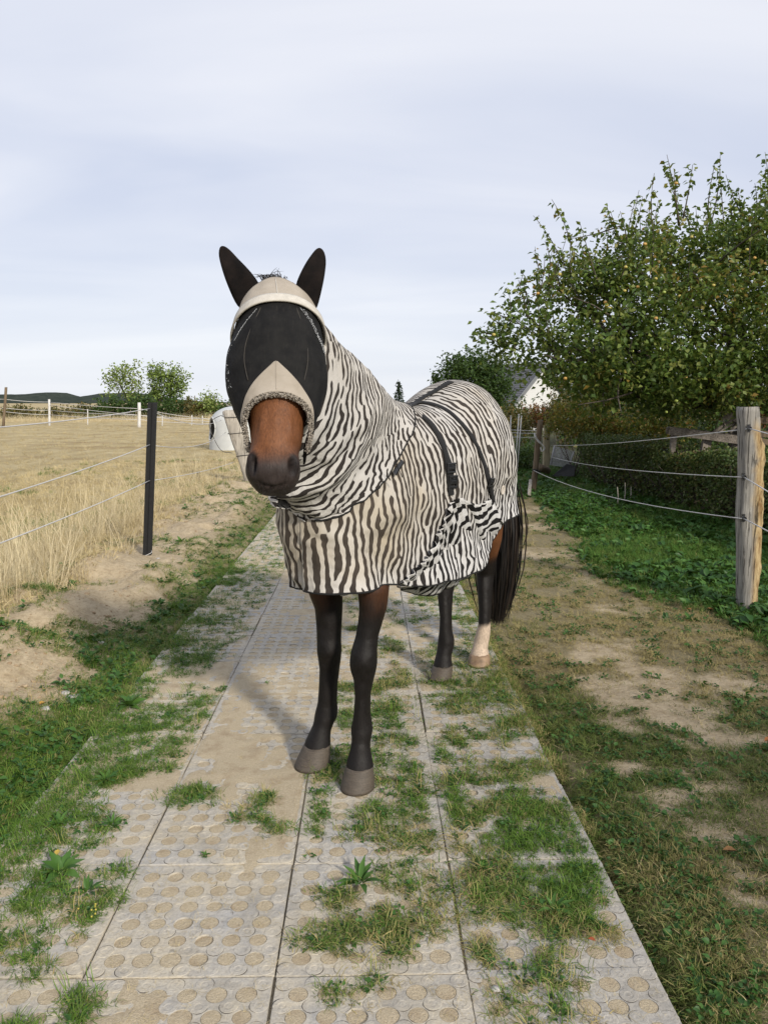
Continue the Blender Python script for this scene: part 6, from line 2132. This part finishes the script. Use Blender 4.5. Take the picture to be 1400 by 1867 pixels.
# garden shrubs under the apple tree
SG = 'garden shrubs behind the hedge'
GS = [(1060, 760, 15.5, 60, 40, YELL, 'yellowing shrub under the apple tree, left of the wood pile', 420), (1130, 775, 15, 60, 35, YELL, 'yellow and red leaved shrub behind the middle of the hedge', 400), (1195, 760, 15.5, 55, 50, YELL, 'yellow shrub behind the left end of the wood pile', 420), (990, 758, 22, 34, 20, REDD, 'dark red shrub in front of the white house', 300), (1030, 745, 20, 32, 34, OLIVE, 'olive brown shrub right of the red shrub', 300),
      (935, 765, 21, 34, 28, OLIVE, 'olive shrub behind the plastic stakes', 260), (1290, 725, 16, 60, 40, OLIVE, 'brownish shrub behind the wood pile', 300), (1390, 730, 15, 55, 40, REDD, 'reddish shrub behind the thick grey post', 320), (1110, 745, 17, 40, 30, DARKG, 'dark green shrub deep under the apple tree', 300), (950, 830, 17.5, 26, 24, MIDG, 'low green shrub between the horse\'s tail and brown post', 240)]
for k, (u, v, Y, ru, rv, cols, lab, n_) in enumerate(GS):
    shrub('shrub', lab, 'shrub', [blob(u, v, Y, ru, rv, .7), blob(u + ru * .5, v + rv * .3, Y + .3, ru * .6, rv * .7, .6), blob(u - ru * .5, v + rv * .35, Y + .2, ru * .6, rv * .7, .6)], n_, 10, .07 if Y < 18 else .08, cols, 600 + k, SG, hollow=.2, spread=.13)
# thicket that closes the garden
tr2 = np.random.default_rng(640)
P = np.c_[tr2.uniform(5.0, 34, 26000), tr2.uniform(25, 30, 26000), np.zeros(26000)]
P[:, 2] = tr2.random(26000) * (2.1 + .8 * fbm(P[:, 0] * .5, P[:, 1] * .1, 641, 3)) 
P = P[(P[:, 0] / P[:, 1] < .21) * (P[:, 2] < 1.3) + (P[:, 0] / P[:, 1] > .245) > 0]
V_, F_, rn = leaves(P, .20, .13, tr2, flat=1.0)
o = add('thicket', V_, F_, m_leaf('thicket_leaf', DARKG + OLIVE[1:], .6, .15), smooth=False, attrs={'rnd': rn}); tag(o, kind='stuff')
P = np.c_[tr2.uniform(4.2, 12, 9000), tr2.uniform(16.5, 19, 9000), tr2.random(9000) ** 1.2 * 1.5]
P = P[P[:, 0] / P[:, 1] > .27]
V_, F_, rn = leaves(P, .10, .07, tr2, flat=1.0)
o = add('undergrowth', V_, F_, m_leaf('undergrowth_leaf', DARKG + YELL[:2], .6, .2), smooth=False, attrs={'rnd': rn}); tag(o, kind='stuff')

# ------------------------------------------------------------------ house
M_wall = m_plain('white_render', (.60, .60, .59), .85, .05, 3)
M_tile = m_plain('grey_roof_tile', (.085, .088, .098), .6, .3, 5, .2)
hA = at(986, 703, 42)                       # gable apex
hb = np.array([hA[0], hA[1], 0])
yaw_ = rad(52)
dirR = np.array([-math.sin(yaw_), math.cos(yaw_), 0])       # ridge runs away to the left
dirW = np.array([math.cos(yaw_), math.sin(yaw_), 0])
za, ze, hwid, Lr = hA[2] + 1.15, 1.55, 3.3, 4.6
house = empty('house', hb, 'white gabled house with dark grey tiled roof behind the garden', 'house')
g = lambda w_, l_, z_: hb + dirW * w_ + dirR * l_ + np.array([0, 0, z_])
Vw = [g(-hwid, 0, -.2), g(hwid, 0, -.2), g(hwid, 0, ze), g(0, 0, za - .12), g(-hwid, 0, ze), g(-hwid, Lr, -.2), g(hwid, Lr, -.2), g(hwid, Lr, ze), g(0, Lr, za - .12), g(-hwid, Lr, ze)]
add('wall', Vw, [(0, 1, 2, 3, 4), (9, 8, 7, 6, 5), (0, 4, 9, 5), (1, 6, 7, 2)], M_wall, house, smooth=False)
sl = (za - ze) / hwid
rows_, cols_ = 22, 16
for sgn in (-1, 1):
    Vt, Ft = [], []
    for i in range(rows_):
        w0, w1 = (hwid + .45) * i / rows_, (hwid + .45) * (i + 1) / rows_ + .02
        for j in range(cols_):
            l0, l1 = -.35 + (Lr + .7) * j / cols_, -.35 + (Lr + .7) * (j + 1) / cols_
            k = len(Vt)
            for (w_, l_, dz) in ((w0, l0, .02), (w0, l1, .02), (w1, l1, .065), (w1, l0, .065), (w1, l1, -.02), (w1, l0, -.02)):
                Vt.append(g(sgn * w_, l_, za - sl * w_ + dz))
            Ft += [(k, k + 1, k + 2, k + 3), (k + 3, k + 2, k + 4, k + 5)]
    rfo = add('roof', Vt, Ft, M_tile, house, smooth=False)
    v_, f_ = merge([beam(g(0, -.36, za + .02), g(sgn * (hwid + .47), -.36, za - sl * (hwid + .45) - .0), .05, .20)])
    add('barge_board', v_, f_, m_plain('grey_board', (.16, .165, .17), .7), house, smooth=False)

# ------------------------------------------------------------------ wood pile behind the hedge
WG = 'old timber piled behind the hedge'
M_old = m_wood('old_grey_plank', (.10, .085, .07), (.25, .215, .185), (20, 20, 20))
def timber(nm, lab, bars, cat='timber', mat=None):
    c0 = np.mean([(np.array(a) + np.array(b)) / 2 for a, b, _, _ in bars], 0)
    e = empty(nm, c0, lab, cat, WG)
    for a, b, w_, h_ in bars:
        add('plank', *beam(a, b, w_, h_), mat or M_old, e, smooth=False)
    return e
Yp = 11.5
timber('timber_trestle', 'grey timber frame with slanting legs propped above the hedge left of the grey post', [
    (at(1219, 785, Yp), at(1352, 803, Yp - .3), .10, .115), (at(1222, 783, Yp + .8), at(1352, 798, Yp + .6), .10, .09), (at(1228, 790, Yp), at(1224, 830, Yp), .07, .07), (at(1289, 798, Yp - .1), at(1280, 842, Yp - .1), .07, .12), (at(1341, 804, Yp - .2), at(1331, 845, Yp - .2), .06, .07),
    (at(1300, 821, Yp - .25), at(1362, 830, Yp - .4), .09, .05), (at(1219, 786, Yp - .02), at(1222, 782, Yp + .82), .09, .08)])
timber('timber_block', 'short thick timber block on top of the pile, left of the grey post', [(at(1318, 756, Yp + .5), at(1362, 768, Yp + .4), .12, .11), (at(1312, 750, Yp + .7), at(1340, 756, Yp + .65), .10, .03)])
timber('timber_boards', 'dark boards stacked right of the grey post at the picture edge', [(at(1380, 765, Yp + .3), at(1460, 772, Yp + .2), .14, .10), (at(1382, 790, Yp), at(1460, 800, Yp), .14, .09), (at(1380, 803, Yp - .2), at(1460, 818, Yp - .2), .12, .08)], mat=M_brownw)
for k, (a, b, r_, lab) in enumerate([((1298, 790), (1346, 760), .03, 'thicker stick slanting up behind the timber frame'), ((1310, 788), (1344, 768), .018, 'thin pale stick slanting up beside the thicker one'), ((1322, 778), (1318, 757), .012, 'thin upright stick in front of the timber block'), ((1330, 788), (1350, 772), .03, 'short stick close to the left side of the grey post'), ((1385, 800), (1402, 775), .02, 'stick leaning on dark boards right of the grey post')]):
    A_, B_ = at(*a, Yp + .3), at(*b, Yp + .5)
    l_, P_ = limb(A_, B_, r_, r_ * .6, .06, AR, 8)
    tag(add('stick', *l_, M_old, loc=A_), lab, 'stick', 'sticks lying on the timber pile')
# rolled wire mesh and a slab beside the far posts
wm = empty('wire_mesh', at(1020, 830, 16), 'slumped grey wire mesh panel lying behind the far right posts', 'wire mesh')
pm = []
c00, c10, c01, c11 = at(1003, 847, 15.9), at(1036, 853, 15.6), at(1010, 814, 16.7), at(1046, 823, 16.3)
for k in range(15):
    t = k / 14
    pm.append(tube([c00 * (1 - t) + c10 * t, c01 * (1 - t) + c11 * t], .0045, 4)); pm.append(tube([c00 * (1 - t) + c01 * t, c10 * (1 - t) + c11 * t], .0045, 4))
    t2_ = min(1, t + .3)
    pm.append(tube([c00 * (1 - t) + c10 * t, c01 * (1 - t2_) + c11 * t2_], .003, 4))
add('mesh_wire', *merge(pm), m_plain('galvanised', (.26, .27, .28), .5, .3, 30, 0, .3), wm)
for k in range(2):
    a_, b_ = (c00, c01) if k == 0 else (c10, c11)
    add('edge_bar', *tube([a_, b_], .018, 6), m_plain('galvanised_bar', (.2, .2, .2), .5), wm)
SB = at(1012, 864, 15.4); SB[2] = 0
slab = empty('slab', SB, 'dark grey slab leaning beside the far end of the hedge', 'slab')
ft = [at(1005, 869, 15.2), at(1046, 868, 15.0), at(1048, 850, 15.4), at(1033, 846, 15.5)]
bk = [p_ + np.array([.01, .05, 0]) for p_ in ft]
add('slab_face', np.array(ft + bk), [(0, 1, 2, 3), (7, 6, 5, 4), (0, 4, 5, 1), (1, 5, 6, 2), (2, 6, 7, 3), (3, 7, 4, 0)], m_plain('dark_slab', (.022, .022, .022), .95, .3, 8), slab, smooth=False)
LG = at(992, 853, 15.2)
tag(add('log', *limb(at(983, 852, 14.6), at(998, 858, 15.4), .075, .07, .02, AR)[0], M_brownw, loc=LG), 'brown log between the two far right posts', 'log')
# thin dead stalks in front of the hedge
for k, (u0, v0, u1, v1, lab) in enumerate([(1125, 925, 1125, 888, 'pale upright stalk in front of the hedge, left of pair'), (1137, 920, 1139, 880, 'pale upright stalk in front of the hedge, tallest'), (1118, 918, 1115, 902, 'short pale stalk in front of the hedge, lowest'), (1147, 918, 1150, 887, 'thin leaning stalk right of the tallest pale stalk')]):
    A_ = on_ground(u0, v0 - 3); B_ = at(u1, v1, A_[1])
    tag(add('stalk', *tube([A_ - np.array([0, 0, .03]), (A_ + B_) / 2 + (.01, 0, 0), B_], [.010, .008, .005], 6), M_pale, loc=A_), lab, 'stalk', 'dead stalks in front of the hedge')

# ------------------------------------------------------------------ hills
hx_ = np.linspace(-900, 700, 240)
prof = interp_rows([(-900, 8), (-640, 16), (-470, 14), (-440, 16), (-405, 8), (-385, 11), (-355, 16), (-325, 14), (-300, 11), (-270, 6), (-200, 2), (0, 1), (700, 1)], hx_)[:, 0]
Vh, nr_ = [], 14
for i in range(nr_):
    t = i / (nr_ - 1)
    hgt = prof * math.sin(math.pi * min(1, t * .5 + 0)) if t < 1 else prof
    tex = (fbm(hx_ * .11, np.full(240, t * 9), 701, 4) - .5) * 3.2 * t
    Vh.append(np.c_[hx_, 900 + 260 * t + 12 * (fbm(hx_ * .05, np.full(240, t * 3.), 703, 3) - .5), -1 + (hgt + tex)])
Vh.append(np.c_[hx_, np.full(240, 1300.), np.full(240, -3.)])
q = NT('wooded_hill')
nz_ = q.noise(.16, 5, .65, q.pos())
q.set(Base_Color=q.mix(q.ramp(nz_, .35, .65), (.030, .040, .034), (.062, .072, .060)), Roughness=1.0, Specular_IOR_Level=0.0)
hl = add('hills', np.concatenate(Vh), grid_faces(nr_ + 1, 240), q.m); tag(hl, kind='structure')
